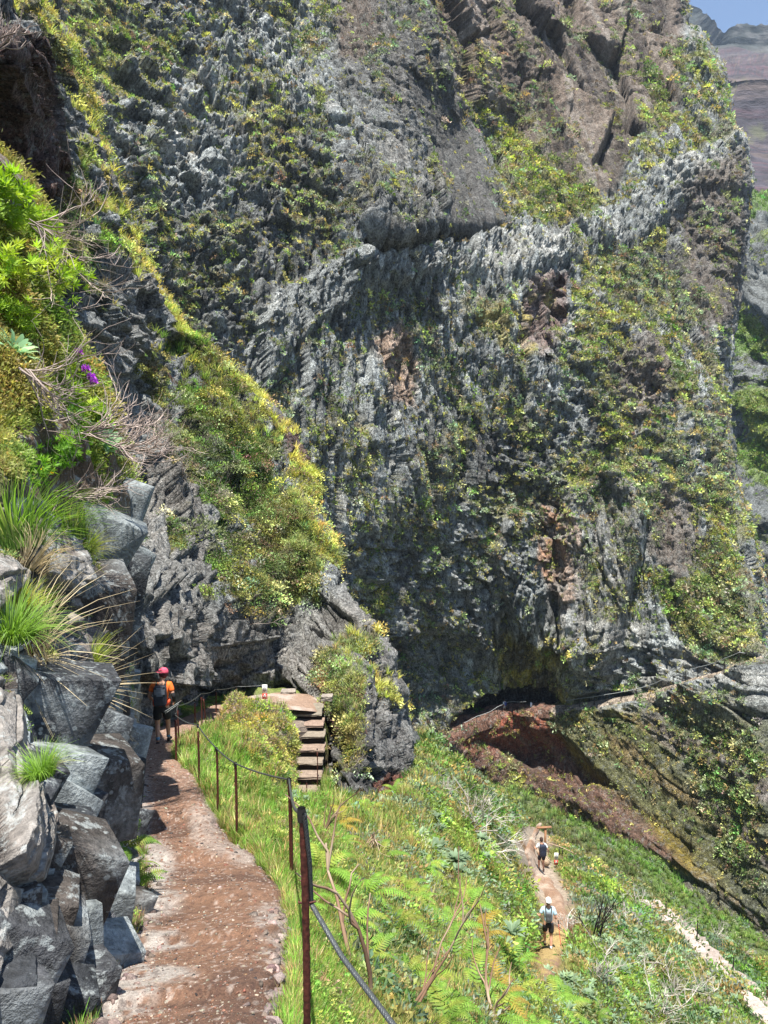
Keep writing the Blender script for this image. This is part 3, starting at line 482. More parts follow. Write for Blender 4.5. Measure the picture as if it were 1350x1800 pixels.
def ocol(p):
    A = p.X*.8 + p.Y*.6; Z = p.Z; nb = fbm(A/.7, Z/.7, p.Y*0, 431, 4); nf = fbm(A/.12, Z/.12, p.Y*0, 433, 4)
    c = lerp(np.broadcast_to(np.array((.05, .053, .06)), p.px.shape+(3,)), (.12, .125, .13), sst(.35, .65, p.r1)); c = c*(.7+.6*p.r2[..., None])
    c = lerp(c, (.33, .37, .38), sst(.05, .3, nb+.35*nf)*sst(.3, .5, p.r2)*.75); c = lerp(c, (.17, .135, .11), sst(.75, .85, p.r1)*.7)
    c = lerp(c, (.30, .26, .21), sst(40, 10, interp_curve(out_e, p.py)-p.px)*sst(1450, 1350, p.py)*.6)
    c = lerp(c, (.09, .06, .035), (1-p.bk)*.9); c = lerp(c, (.10, .12, .03), (1-p.bk)*sst(0, .3, nb)*.7)
    p.veg = (1-p.bk)*.9*sst(-.2, .2, nb) + .05; p.vcol = lerp(np.broadcast_to(np.array((.15, .22, .04)), c.shape), (.28, .26, .08), sst(-.1, .3, nb)); return c
outc = patch('rock_outcrop', ox, oy, od, odisp, ocol, M_near)
# ================================================================ VEGETATION PROTOTYPES (verts, quads, value multiplier per vertex)
def unit(v): return v/(np.linalg.norm(v, axis=-1, keepdims=True) + 1e-9)
def quads_at(c, d, s, L, W, r):
    """leaf quads: base c, direction d, side s, length L, width W (arrays)"""
    L = np.asarray(L)[..., None]; W = np.asarray(W)[..., None]
    v = np.stack([c - s*W*.15, c + d*L*.5 - s*W*.5, c + d*L, c + d*L*.5 + s*W*.5], 1)
    q = np.arange(len(c)*4).reshape(-1, 4); return v.reshape(-1, 3), q, np.repeat(r, 4)
def leaf_clump(n, seed, L=.22, W=.09, flat=.75, up=.3):
    g = np.random.default_rng(seed); d = unit(g.normal(size=(n, 3))); d[:, 2] = np.abs(d[:, 2])*.9 - .12
    rad = .55 + .45*g.random(n); lob = 1 + .28*np.sin(3*np.arctan2(d[:, 1], d[:, 0]) + seed) + .2*g.normal(size=n)*.4
    c = d*(rad*lob)[:, None]*.5; c[:, 2] *= flat
    ld = unit(d*.8 + g.normal(size=(n, 3))*.6 + [0, 0, up]); s = unit(np.cross(ld, g.normal(size=(n, 3))))
    return quads_at(c, ld, s, L*(.6+.8*g.random(n)), W*(.7+.6*g.random(n)), .6 + .8*g.random(n))
def grass_tuft(n, seed, H=1., spread=.5, W=.03, droop=.6, seg=2):
    g = np.random.default_rng(seed); a = g.random(n)*6.283; r = np.sqrt(g.random(n))*.12*spread*2; out = np.stack([np.cos(a), np.sin(a), 0*a], 1)
    b = out*r[:, None]; lean = spread*(.25 + .75*g.random(n)); h = H*(.5+.5*g.random(n)); sd = np.stack([-np.sin(a+g.normal(size=n)*.5), np.cos(a), 0*a], 1); col = .6 + .7*g.random(n)
    vs = []; ts = np.linspace(0, 1, seg+1)
    for t in ts:
        p = b + out*(lean*h*t**1.4)[:, None] + np.array([0, 0, 1])*(h*(t - droop*lean*t*t*.9))[:, None]
        ww = W*(1 - t*.93)*(.8 + .4*g.random(n))*.5
        vs += [p - sd*ww[:, None], p + sd*ww[:, None]]
    v = np.stack(vs, 1); k = 2*(seg+1); q = []
    for i in range(seg): q.append(np.arange(n)[:, None]*k + np.array([2*i, 2*i+1, 2*i+3, 2*i+2]))
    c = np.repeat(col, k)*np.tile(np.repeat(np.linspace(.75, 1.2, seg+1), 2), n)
    return v.reshape(-1, 3), np.concatenate(q), c
def rosette(n, seed, L=.5, W=.1, up=.5):
    g = np.random.default_rng(seed); a = np.arange(n)*2.4 + g.random(n)*.4; e = up*(1 - np.arange(n)/n*.9) + .1*g.normal(size=n)
    d = unit(np.stack([np.cos(a), np.sin(a), e*1.6 + .1], 1)); s = unit(np.cross(d, [0, 0, 1.])); Ls = L*(.7+.4*g.random(n)); v = []
    c0 = d*.02; m1 = d*(Ls*.45)[:, None] + [0, 0, .03]; m2 = d*(Ls*.8)[:, None]; e2 = d*Ls[:, None] - np.array([0, 0, 1.])*(Ls*.12)[:, None]
    W_ = W*(.8+.4*g.random(n))[:, None]
    v = np.stack([c0-s*W_*.2, c0+s*W_*.2, m1-s*W_*.5, m1+s*W_*.5, m2-s*W_*.32, m2+s*W_*.32, e2-s*W_*.04, e2+s*W_*.04], 1)
    q = np.concatenate([np.arange(n)[:, None]*8 + np.array([2*i, 2*i+1, 2*i+3, 2*i+2]) for i in range(3)])
    return v.reshape(-1, 3), q, np.repeat(.7 + .6*g.random(n), 8)
def frond(L, seed, W=.34, n=17, arch=.6):
    g = np.random.default_rng(seed); t = np.linspace(0.10, 1, n)
    def pt(t): return np.stack([L*t*(1-.12*t*t), .03*L*np.sin(3*t+seed), L*(arch*t - .95*arch*t*t*1.15)], -1)
    p = pt(t); d = unit(pt(t+.01) - p); side = unit(np.cross(d, [0, 0, 1.])); w = W*L*np.sin(np.pi*(.10+.88*t)**.8)**.8*.5 + .01
    V_, Q_, C_ = [], [], []; k = 0
    for sg in (-1, 1):
        pd_ = unit(side*sg + d*.45 + np.array([0, 0, -.25])); cc = p; up = unit(np.cross(pd_, d))
        wid = L/n*.95; sdv = unit(d - pd_*(d*pd_).sum(-1, keepdims=True))
        v = np.stack([cc - sdv*wid*.3, cc + sdv*wid*.45, cc + pd_*(w*.6)[:, None] + sdv*wid*.30, cc + pd_*w[:, None], ], 1)
        V_.append(v.reshape(-1, 3)); Q_.append(np.arange(n*4).reshape(-1, 4) + k); C_.append(np.repeat(.75+.45*g.random(n), 4)); k += n*4
    tt = np.linspace(0, 1, 7); r = pt(tt); sd = np.array([0, .006 + .004*L, 0]); v = np.stack([r-sd, r+sd], 1).reshape(-1, 3); V_.append(v)
    Q_.append(np.array([[2*i, 2*i+1, 2*i+3, 2*i+2] for i in range(6)]) + k); C_.append(np.full(14, .5))
    return np.concatenate(V_), np.concatenate(Q_), np.concatenate(C_)
def rotz(v, a):
    c, s_ = np.cos(a), np.sin(a); return v @ np.array([[c, s_, 0], [-s_, c, 0], [0, 0, 1]])
def roty(v, a):
    c, s_ = np.cos(a), np.sin(a); return v @ np.array([[c, 0, -s_], [0, 1, 0], [s_, 0, c]])
def join(parts):
    V_, Q_, C_ = [], [], []; k = 0
    for v, q, c in parts: V_.append(v); Q_.append(q + k); C_.append(c); k += len(v)
    return np.concatenate(V_), np.concatenate(Q_), np.concatenate(C_)
def fern(nf, seed, L=1.0):
    g = np.random.default_rng(seed); out = []
    for i in range(nf):
        v, q, c = frond(L*(.65+.5*g.random()), seed*31+i, arch=.55+.45*g.random())
        v = roty(v, -g.random()*.55 + .1); out.append((rotz(v, i*6.283/nf + g.normal()*.25), q, c))
    return join(out)
def tube(pts, rad, k=4):
    pts = np.asarray(pts, float); n = len(pts); rad = np.broadcast_to(rad, (n,)); d = unit(np.gradient(pts, axis=0)); ref = np.array([.13, .21, .97]) if abs(d[:, 2]).mean() < .8 else np.array([1., .1, 0])
    a = unit(np.cross(d, ref)); b = np.cross(d, a); an = np.arange(k)*6.283185/k
    v = pts[:, None] + rad[:, None, None]*(np.cos(an)[None, :, None]*a[:, None] + np.sin(an)[None, :, None]*b[:, None])
    q = [[i*k + j, i*k + (j+1) % k, (i+1)*k + (j+1) % k, (i+1)*k + j] for i in range(n-1) for j in range(k)]
    return v.reshape(-1, 3), np.array(q), np.ones(n*k)
def twigs(n, seed, direction, L=1.0, fan=.6, r=.012, depth=2, curl=.35, k=3):
    """bare branching shrub: main limbs that fork and curl"""
    g = np.random.default_rng(seed); out = []
    def grow(p, d, L, r, lev):
        m = 5; pts = [p]; dd = d
        for i in range(m):
            dd = unit(dd + g.normal(size=3)*.16 + np.array([0, 0, curl*.16])); pts.append(pts[-1] + dd*L/m)
        t = tube(pts, np.linspace(r, r*.45, m+1), k); out.append((t[0], t[1], t[2]*(.7+.6*g.random())))
        if lev > 0:
            for j in range(g.integers(3, 6)):
                i = g.integers(1, m+1); grow(pts[i], unit(dd + g.normal(size=3)*fan), L*(.45+.3*g.random()), r*.55, lev-1)
    direction = unit(np.asarray(direction, float))
    for i in range(n): grow(g.normal(size=3)*.04*L, unit(direction + g.normal(size=3)*fan*.8), L*(.5+.4*g.random()), r, depth)
    return join(out)
def bush(n, seed, R=(.5, .5, .4), L=.12, W=.022, per=14):
    """leafy bush: many leaf whorls spread through an uneven crown"""
    g = np.random.default_rng(seed); out = []
    lobes = g.normal(size=(6, 3))*.38; lobes[:, 2] = np.abs(lobes[:, 2])*.8
    for i in range(n):
        l = lobes[g.integers(0, 6)]; d = unit(g.normal(size=3)); c = (l + d*(.25+.3*g.random()))*np.array(R)
        ax = unit(d + l*.8 + np.array([0, 0, .7])); m = per; a = np.arange(m)*2.4; s1 = unit(np.cross(ax, g.normal(size=3))); s2 = np.cross(ax, s1)
        e = np.linspace(1.6, .1, m); ld = unit(np.cos(a)[:, None]*s1 + np.sin(a)[:, None]*s2 + ax*e[:, None]); sd = unit(np.cross(ld, ax + .01)); Ls = L*(.6+.6*g.random(m))
        out.append(quads_at(c + ax*np.linspace(.05, 0, m)[:, None]*L*3, ld, sd, Ls, np.full(m, W), np.full(m, .65+.6*g.random())))
    return join(out)
# ---------------------------------------------------------------- scatter many into one mesh
def frame_from(n, mix=.5):
    z = unit(n*mix + np.array([0, 0, 1.])*(1-mix)); x = unit(np.cross(z, np.array([.3, 1, .1]))); return x, np.cross(z, x), z
def scatter(name, protos, pos, nrm, scale, colr, mat, mix=.4, label=None, cat=None, seed=1, squash=1.0, parent=None, kind='stuff'):
    g = np.random.default_rng(seed); N = len(pos); pick = g.integers(0, len(protos), N); ang = g.random(N)*6.283
    x, y, z = frame_from(nrm, mix); ca, sa = np.cos(ang)[:, None], np.sin(ang)[:, None]; X_, Y_ = x*ca + y*sa, -x*sa + y*ca
    Vv, Qq, Cc = [], [], []; k = 0
    for i, (v, q, c) in enumerate(protos):
        m = np.where(pick == i)[0]
        if not len(m): continue
        sc = scale[m][:, None, None]
        w_ = pos[m][:, None] + sc*(v[None, :, :1]*X_[m][:, None] + v[None, :, 1:2]*Y_[m][:, None] + v[None, :, 2:]*squash*z[m][:, None])
        Vv.append(w_.reshape(-1, 3)); Qq.append((q[None] + (np.arange(len(m))*len(v))[:, None, None]).reshape(-1, q.shape[1]) + k)
        Cc.append((colr[m][:, None]*c[None, :, None]).reshape(-1, 3)); k += len(m)*len(v)
    me = np_mesh(name, np.concatenate(Vv), np.concatenate(Qq), np.concatenate(Cc)); o = link(name, me, parent, mat)
    if kind: tag(o, label, cat, kind=kind)
    print(name, N, len(me.polygons), round(time.time()-T0, 1)); return o
def sample(p, N, dens, seed=1, lo=.02):
    """random points on a patch, uniform over its photo pixels, weighted by dens"""
    g = np.random.default_rng(seed); R, C = p.px.shape
    w_ = np.abs((p.px[:-1, 1:]-p.px[:-1, :-1])*(p.py[1:, :-1]-p.py[:-1, :-1]))*np.where(dens[:-1, :-1] > lo, dens[:-1, :-1], 0)
    w_ = w_*((p.px[:-1, :-1] > -40) & (p.px[:-1, :-1] < 1390) & (p.py[:-1, :-1] > -60) & (p.py[:-1, :-1] < 1860))
    cw = np.cumsum(w_.ravel()); i = np.searchsorted(cw, g.random(N)*cw[-1]); r, c = i//(C-1), i % (C-1); u, v = g.random(N)[:, None], g.random(N)[:, None]
    f = lambda A: A[r, c]*(1-u)*(1-v) + A[r, c+1]*u*(1-v) + A[r+1, c]*(1-u)*v + A[r+1, c+1]*u*v
    return f(p.pos), unit(f(p.n)), p.col[r, c], (p.vcol[r, c] if hasattr(p, 'vcol') else None), p.px[r, c], p.py[r, c], p.dep[r, c], g
def vary(c, g, v=.3, hue=.12):
    n = len(c); return c*np.exp(g.normal(size=(n, 1))*v)*(1 + hue*g.normal(size=(n, 3)))
CL = [leaf_clump(26, s_, .30, .16) for s_ in (1, 2, 3, 4, 5)]; CL2 = [leaf_clump(70, s_, .17, .075) for s_ in (11, 12, 13, 14)]; CL3 = [leaf_clump(150, s_, .12, .045) for s_ in (21, 22, 23)]; CL4 = [leaf_clump(110, s_, .10, .045, .6) for s_ in (31, 32, 33)]
# cliff growth
P_, n_, c_, vc, px_, py_, d_, g = sample(cliff, 38000, cliff.veg, 3, .06)
scatter('cliff_vegetation', CL, P_, n_, (.28 + .9*g.random(len(P_))**3.5)*d_/100*1.2, vary(np.where(g.random((len(P_), 1)) < .45, vc, np.array([(.42, .46, .28), (.50, .50, .18), (.12, .17, .05), (.30, .25, .15)])[g.integers(0, 4, len(P_))]), g, .35), M_leafd, .5, 'low green and yellow shrubs clinging all over the tall grey cliff', 'cliff shrubs', 3)
P_, n_, c_, vc, px_, py_, d_, g = sample(cliff, 16000, (1-cliff.bare)*(1-cliff.smooth*.6)*(1-cliff.cave)*(.4+sst(-.1, .4, fbm(cliff.X/6, cliff.Z/6, cliff.X*0, 66, 3))), 5)
scatter('moss_tufts', CL, P_, n_, (.25 + .35*g.random(len(P_)))*d_/100, vary(np.broadcast_to(np.array((.34, .33, .11)), vc.shape), g, .45), M_leafd, .7, 'small moss and succulent tufts dotted over the dark cliff rock', 'moss', 5)
P_, n_, c_, vc, px_, py_, d_, g = sample(wall2, 4000, wall2.veg, 7)
scatter('far_cliff_vegetation', CL, P_, n_, (.7 + 1.*g.random(len(P_)))*d_/180, vary(vc, g, .3), M_leafd, .5, 'green bushes on the farther grey cliff at the right edge', 'cliff shrubs', 7)
# grassy slope under the cliff
GT = [grass_tuft(14, s_, 1, .6, .10) for s_ in (1, 2, 3)]
P_, n_, c_, vc, px_, py_, d_, g = sample(gslope, 9000, gslope.veg, 9)
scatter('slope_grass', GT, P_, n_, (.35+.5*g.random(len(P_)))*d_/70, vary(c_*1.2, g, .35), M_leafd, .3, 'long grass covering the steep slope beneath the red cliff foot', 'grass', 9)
P_, n_, c_, vc, px_, py_, d_, g = sample(gslope, 1500, gslope.veg, 10)
scatter('slope_shrubs', CL2, P_, n_, (.4+.8*g.random(len(P_)))*d_/70, vary(np.where(g.random((len(P_), 1)) < .5, np.array((.20, .20, .15)), np.array((.14, .18, .05))), g, .3), M_leafd, .4, 'grey and green scrub dotted over the steep grassy slope', 'shrubs', 10)
# ridge growth
P_, n_, c_, vc, px_, py_, d_, g = sample(ridge, 8500, ridge.veg**1.8*sst(1390, 1380, ridge.py), 11, .08)
scatter('ridge_vegetation', CL4, P_, n_, (.2 + 1.3*g.random(len(P_))**4)*d_/34*.95, vary(np.where(g.random((len(P_), 1)) < .6, vc, np.array([(.36, .40, .24), (.42, .42, .12), (.07, .11, .03), (.20, .15, .09)])[g.integers(0, 4, len(P_))]), g, .55), M_leafd, .35, 'mossy cushions and heath shrubs covering the left ridge', 'heath shrubs', 11)
P_, n_, c_, vc, px_, py_, d_, g = sample(ridge, 3200, ridge.veg*sst(140, 60, ridge.ed)*(ridge.py < 1300), 12, .08)
scatter('ridge_grass', [grass_tuft(16, s_, 1, .8, .07) for s_ in (5, 6)], P_, n_, (.3+.5*g.random(len(P_)))*d_/34*.8, vary(vc*1.1, g, .3), M_leaf, .2, 'sunlit yellow grass along the crest of the left ridge', 'grass', 12)
# hillside growth: short grass and mixed herbs everywhere, then named plants in the objects part
near = 1
GG = [grass_tuft(12, s_, 1, .55, .045, .6, 2) for s_ in (21, 22, 23, 24)]
m = hill.veg*np.where(hill.px < 900, 1, .6)*np.where(interp_curve(pathL, hill.py) - 4 > hill.px, 0, 1)
P_, n_, c_, vc, px_, py_, d_, g = sample(hill, 30000, m, 21, .1)
base = np.where((g.random(len(px_)) < .85*sst(700, 520, px_ - .0*py_ + 90*fbm(P_[:,0]/1.5, P_[:,1]/1.5, P_[:,2]/1.5, 78, 3)))[:, None], np.array((.16, .29, .045)), np.where(g.random((len(px_), 1)) < .6, vc, np.array((.40, .34, .14))))
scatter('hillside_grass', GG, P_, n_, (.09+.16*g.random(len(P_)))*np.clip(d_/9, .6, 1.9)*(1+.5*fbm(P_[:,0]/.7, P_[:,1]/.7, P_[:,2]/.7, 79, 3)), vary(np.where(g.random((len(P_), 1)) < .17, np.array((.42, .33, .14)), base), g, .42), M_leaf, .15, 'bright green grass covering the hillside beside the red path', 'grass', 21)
P_, n_, c_, vc, px_, py_, d_, g = sample(hill, 7000, hill.veg*(1-sst(60, 36, np.abs(hill.px - interp_curve([(y, x) for x, y in LTR], hill.py)))*sst(1440, 1460, hill.py)*sst(1735, 1690, hill.py)*.93)*sst(560, 680, hill.px)*sst(4, 9, hill.dep), 22, .05)
pal = np.array([(.22, .30, .06), (.11, .20, .04), (.19, .25, .16), (.28, .24, .09), (.14, .19, .11), (.07, .13, .03)])
nb = fbm(P_[:, 0]/2.5, P_[:, 1]/2.5, P_[:, 2]/2.5, 77, 2); pi = np.clip(((nb*.9+.5 + g.normal(size=len(P_))*.22)*6).astype(int), 0, 5)
scatter('hillside_herbs', CL2, P_, n_, (.3+.6*g.random(len(P_))**1.5)*np.clip(d_/22, .4, 1.6), vary(pal[pi], g, .25), M_leaf, .3, 'mixed low shrubs and herbs over the hillside around the lower trail', 'low plants', 22)
P_, n_, c_, vc, px_, py_, d_, g = sample(hill, 1500, hill.mound*(hill.steps < .1), 23, .2)
scatter('mound_plants', CL2, P_, n_, (.15+.35*g.random(len(P_))), vary(np.where(g.random((len(P_), 1)) < .7, np.array((.36, .36, .10)), np.array((.25, .2, .14))), g, .25), M_leaf, .4, 'yellow green cushion plants on the mound between path and steps', 'low plants', 23)
# left bank growth
P_, n_, c_, vc, px_, py_, d_, g = sample(outc, 1500, outc.veg*(1-outc.bk)*sst(880, 850, outc.py), 31, .1)
scatter('bank_vegetation', CL3, P_, n_, (.18+.3*g.random(len(P_)))*d_/8, vary(vc, g, .3), M_leaf, .4, 'small leafy plants over the earth bank at the left', 'low plants', 31)
# ================================================================ TRAIL FURNITURE
M_rust = plain('rusty_steel', (.10, .028, .018), .7, .3, .5, 60, .6); M_dark = plain('dark_steel', (.035, .032, .03), .5, .4, .3, 60); M_rope = plain('wire_rope', (.12, .13, .13), .4, .6, .3, 200, .5)
M_cap = plain('plastic_cap', (.30, .32, .32), .4); M_wood = plain('weathered_wood', (.34, .25, .17), .85, 0, .35, 14, .6); M_woodr = plain('brown_wood', (.28, .14, .07), .8, 0, .3, 14, .4)
M_white = plain('white_paint', (.75, .75, .72), .5, 0, .05); M_redp = plain('red_paint', (.62, .06, .05), .5, 0, .08); M_stone = None
def mesh_of(name, parts, col=None, smooth=True):
    v, q, c = join(parts); return np_mesh(name, v, q, (np.array(col)[None]*c[:, None]) if col is not None else None, smooth)
def boxp(cx_, cy_, cz_, sx_, sy_, sz_, R=None):
    v = np.array([[i, j, k] for i in (-.5, .5) for j in (-.5, .5) for k in (-.5, .5)], float)*[sx_, sy_, sz_]
    if R is not None: v = v @ np.array(R).T
    return v + [cx_, cy_, cz_], np.array([[0, 1, 3, 2], [4, 6, 7, 5], [0, 4, 5, 1], [2, 3, 7, 6], [0, 2, 6, 4], [1, 5, 7, 3]]), np.ones(8)
def ground(p, px, py):
    """surface point of a sheet near photo position (px,py)"""
    i = np.argmin((p.px-px)**2 + (p.py-py)**2); return p.pos.reshape(-1, 3)[i].copy()
def rebar(h, r, seg=None):
    n = seg or max(4, int(h/.035)); z = np.linspace(-.25, h, n*2+1); rr = np.where(np.arange(len(z)) % 2, r*1.10, r*.95); rr[-1] = r*.05; z[-1] = z[-2] + .004
    pts = np.stack([.006*np.sin(z*3), 0*z, z], 1); t = tube(pts, rr, 8)
    k = len(t[0]); cap = (np.array([[0, 0, h+.004]]), np.array([[0, 0, 0, 0]]), np.ones(1)); return t
def post(px, y0, y1, label, d=None, r=.014, group='rusty posts of the path fence', lean=0, mat=None, name='fence_post', near=False):
    d = d or float(hillD(px, y1)); b = V(px, y1, d); h = (y1-y0)/FOC*d/cp
    e = empty(name, b); tag(e, label, 'post', group)
    e.rotation_euler = (0, lean, 0)
    rod = link('rod', mesh_of('rod', [rebar(h, r, None if near else 6)]), e, mat or M_rust)
    ring = link('cable_clamp', mesh_of('cable_clamp', [tube([(0, 0, h-.035), (0, 0, h-.005), (0, 0, h+.012)], [r*1.2, r*1.25, r*1.1], 8)]), e, M_dark)
    return e, b + Matrix.Rotation(lean, 3, 'Y') @ Vector((0, 0, h))
tops = []
specs = [(540, 1410, 1863, 2.6, .0125, 'nearest fence post, a thick rusty rod with the grey cable bound to its upper half', -.012, True), (512, 1365, 1535, 6.9, .018, 'thin dark fence post just behind the nearest one, grass around its foot', -.012, True),
    (416, 1338, 1477, 8.5, .015, 'slim fence post on the grass edge where the red path bends, third from camera', 0, True), (383, 1312, 1438, None, .014, 'fence post on the grass edge, fourth from the camera', 0, True),
    (350, 1272, 1383, None, .015, 'fence post on the grass edge, fifth from the camera', 0, False), (310, 1255, 1340, None, .022, 'thick rusty fence post just in front of the walking hiker', 0, False), (314, 1239, 1318, None, .018, 'second rusty post close behind the one before the hiker', 0, False),
    (343, 1230, 1276, None, .02, 'leftmost post of the cluster beyond the hiker', 0, False), (355, 1218, 1278, 20.4, .02, 'tallest post of the cluster beyond the hiker', 0, False), (362, 1222, 1272, 21, .02, 'rightmost leaning post of the cluster beyond the hiker', -.08, False), (380, 1211, 1252, 24, .02, 'post beyond the cluster where the path turns right', 0, False), (416, 1206, 1240, 27, .022, 'post left of the red and white marker on the landing', 0, False)]
for px, y0, y1, d, r, lab, ln, nr in specs:
    e, t = post(px, y0, y1, lab, d, r, lean=ln, near=nr); tops.append(t)
def sag(a, b, n=8, s_=.02):
    return [a.lerp(b, i/n) - Vector((0, 0, 4*s_*(a-b).length*(i/n)*(1-i/n))) for i in range(n)]
def rope(name, pts, r, label, mat=M_rope, k=6, twist=False, group=None, cat='cable'):
    me = mesh_of(name, [tube([tuple(p) for p in pts], r, k)] if not twist else rope_strands(pts, r)); return tag(link(name, me, None, mat), label, cat, group)
def rope_strands(pts, r):
    P_ = np.array([tuple(p) for p in pts]); L = np.r_[0, np.cumsum(np.linalg.norm(np.diff(P_, axis=0), axis=1))]; s_ = np.arange(0, L[-1], .006); Q = np.stack([np.interp(s_, L, P_[:, i]) for i in range(3)], 1)
    d = unit(np.gradient(Q, axis=0)); a = unit(np.cross(d, [.1, .2, 1.])); b = np.cross(d, a); out = []
    for k in range(6):
        ph = s_/.075*6.283 + k*1.047; out.append(tube(Q + (np.cos(ph)[:, None]*a + np.sin(ph)[:, None]*b)*r*.55, r*.52, 5))
    return out
A_top = tops[0]; dn = V(541, 1585, 2.585); out_ = [V(600, 1680, 2.34), V(690, 1800, 2.05), V(790, 1930, 1.8)]
rope('wire_rope', [A_top + Vector((.012, -.02, .0)), A_top.lerp(dn, .5) + Vector((.018, -.02, 0)), dn + Vector((.014, -.015, 0))] + out_, .0085, 'thick twisted grey cable running from the nearest post down to the lower right', twist=True)
rope('cable_clip', [dn + Vector((-.03, -.02, .01)), dn + Vector((.0, -.028, .012)), dn + Vector((.03, -.02, .014))], .004, 'small rusty wire clip holding the cable to the nearest post', M_rust, cat='clip')
ch = []
for i in range(0, len(tops)-1):
    if i in (7, 9): continue
    a, b = tops[i], tops[i+1]
    if i == 6: b = tops[8]
    if i == 8: b = tops[10]
    ch += sag(a, b, 8, .012 if i else .02)
ch.append(tops[-1]); tip = V(465, 1204, 27); ch += sag(tops[-1], tip, 6, .02)[1:] + [tip]
rope('wire_rope', ch, .009, 'thin cable strung from post to post along the right edge of the red path', M_rope, 5)
def marker(px, y0, y1, yb, w, d, label):
    b = V(px, yb, d); e = empty('trail_marker', b); tag(e, label, 'sign'); H = (yb-y0)/FOC*d; h1 = (yb-y1)/FOC*d; wm = w/FOC*d
    link('stake', mesh_of('stake', [tube([(0, 0, -.2), (0, 0, h1*.5), (0, 0, H-.02)], .018, 6)], smooth=False), e, M_dark)
    hh = H-h1
    link('white_panel', mesh_of('white_panel', [boxp(0, -.025, h1 + hh*.70, wm, .012, hh*.60)], smooth=False), e, M_white)
    link('red_panel', mesh_of('red_panel', [boxp(0, -.025, h1 + hh*.20, wm, .012, hh*.39)], smooth=False), e, M_redp)
    for k in (-1, 0, 1): link('dark_mark', mesh_of('dark_mark', [boxp(wm*.22*k, -.033, h1 + hh*.68, wm*.10, .004, hh*(.34 - .08*abs(k)))], smooth=False), e, M_dark)
    link('white_mark', mesh_of('white_mark', [boxp(0, -.033, h1 + hh*.2, wm*.55, .004, hh*.09), boxp(0, -.033, h1+hh*.27, wm*.2, .004, hh*.14)], smooth=False), e, M_white)
    return e
marker(466, 1202, 1228, 1246, 9, 26.5, 'small white and red marker board on a thin stake beside the landing above the steps')
marker(977, 1497, 1519, 1534, 7, 40.5, 'small white and red marker board beside the far lower trail')
# wooden T post, log and rail by the lower trail
e = empty('wooden_signpost', V(958, 1500, 43)); tag(e, 'brown wooden T shaped post behind the farther hiker on the lower trail', 'signpost')
link('upright', mesh_of('upright', [boxp(0, 0, .72, .11, .11, 1.7)], smooth=False), e, M_woodr); link('crossbar', mesh_of('crossbar', [boxp(-.08, 0, 1.56, .85, .16, .07, Matrix.Rotation(-.05, 3, 'Y'))], smooth=False), e, M_woodr)
lg = [V(917, 1466, 47), V(930, 1482, 44.5), V(945, 1499, 42), V(961, 1516, 40)]
tag(link('log', mesh_of('log', [tube([tuple(p) for p in lg] + [tuple(lg[3] + (lg[3]-lg[2])*.004)], [.16, .19, .2, .2, .01], 9), tube([tuple(lg[0]+Vector((0, 0, .3))), tuple(lg[3].lerp(lg[2], .3)+Vector((-.2, 0, .25)))], .07, 6)]), None, M_wood), 'pale debarked log lying beside the farther hiker on the lower trail', 'log')
cb = [V(922, 1466, 47), V(950, 1478, 45), V(984, 1488, 44), V(1010, 1500, 44), V(1050, 1527, 44), V(1092, 1560, 44)]
rope('handrail_cable', cb, .03, 'pale slack cable above the lower trail behind the farther hiker', M_wood, 5)
for (px, y0, y1, d, lab) in ((983, 1488, 1516, 43.5, 'grey post under the slack cable right of the wooden signpost'), (988, 1490, 1519, 43.5, 'second grey post close beside its twin right of the wooden signpost'), (1170, 1583, 1618, 42, 'thin dark post at the upper end of the stone path at right'), (1225, 1618, 1652, 38, 'thin dark post beside the middle of the stone path at right'), (1288, 1682, 1712, 34, 'thin dark post beside the lower part of the stone path at right'), (1347, 1735, 1772, 31, 'rusty post cut by the right picture edge near the stone path')):
    post(px, y0, y1, lab, d, .03, 'thin posts along the lower trails', mat=M_rust if px > 1300 else M_dark)
for (px, y0, y1, d, lab) in ((558, 1315, 1372, 23.6, 'thin rusty post beside the middle steps'), (539, 1372, 1402, 22.8, 'short rusty post at the foot of the steps'), (568, 1205, 1262, 27, 'tall thin post beside the top step')):
    post(px, y0, y1, lab, d, .016, 'thin posts along the stone steps')
# stone steps and landing
STC = ground_mat('step_stone', 6, 40, .7, 1.3, 0, 5, .6, .02)
def slab(cx_, cy_, cz_, w, dp, hh, seed, col):
    bm = bmesh.new(); bmesh.ops.create_cube(bm, size=1); g = random.Random(seed)
    bmesh.ops.subdivide_edges(bm, edges=bm.edges[:], cuts=3, use_grid_fill=True)
    for v in bm.verts: v.co = Vector((v.co.x*w + g.uniform(-1, 1)*.02, v.co.y*dp + g.uniform(-1, 1)*.02, v.co.z*hh + g.uniform(-1, 1)*.008))
    me = bpy.data.meshes.new('step'); bm.to_mesh(me); bm.free(); a = me.color_attributes.new('Col', 'FLOAT_COLOR', 'POINT'); a.data.foreach_set('color', np.tile(np.array([*col, 1], np.float32), len(me.vertices))); me.transform(Matrix.Translation((cx_, cy_, cz_))); return me
st0 = V(540, 1396, 23.2); st = empty('stone_steps', st0); tag(st, 'flight of worn stone steps climbing to the landing at the foot of the ridge', 'steps')
ys = [1393, 1366, 1342, 1319, 1295, 1275, 1256]; xs = [537, 538, 539, 541, 541, 540, 538]; ds = [23.2, 23.65, 24.1, 24.55, 25.0, 25.45, 25.9]
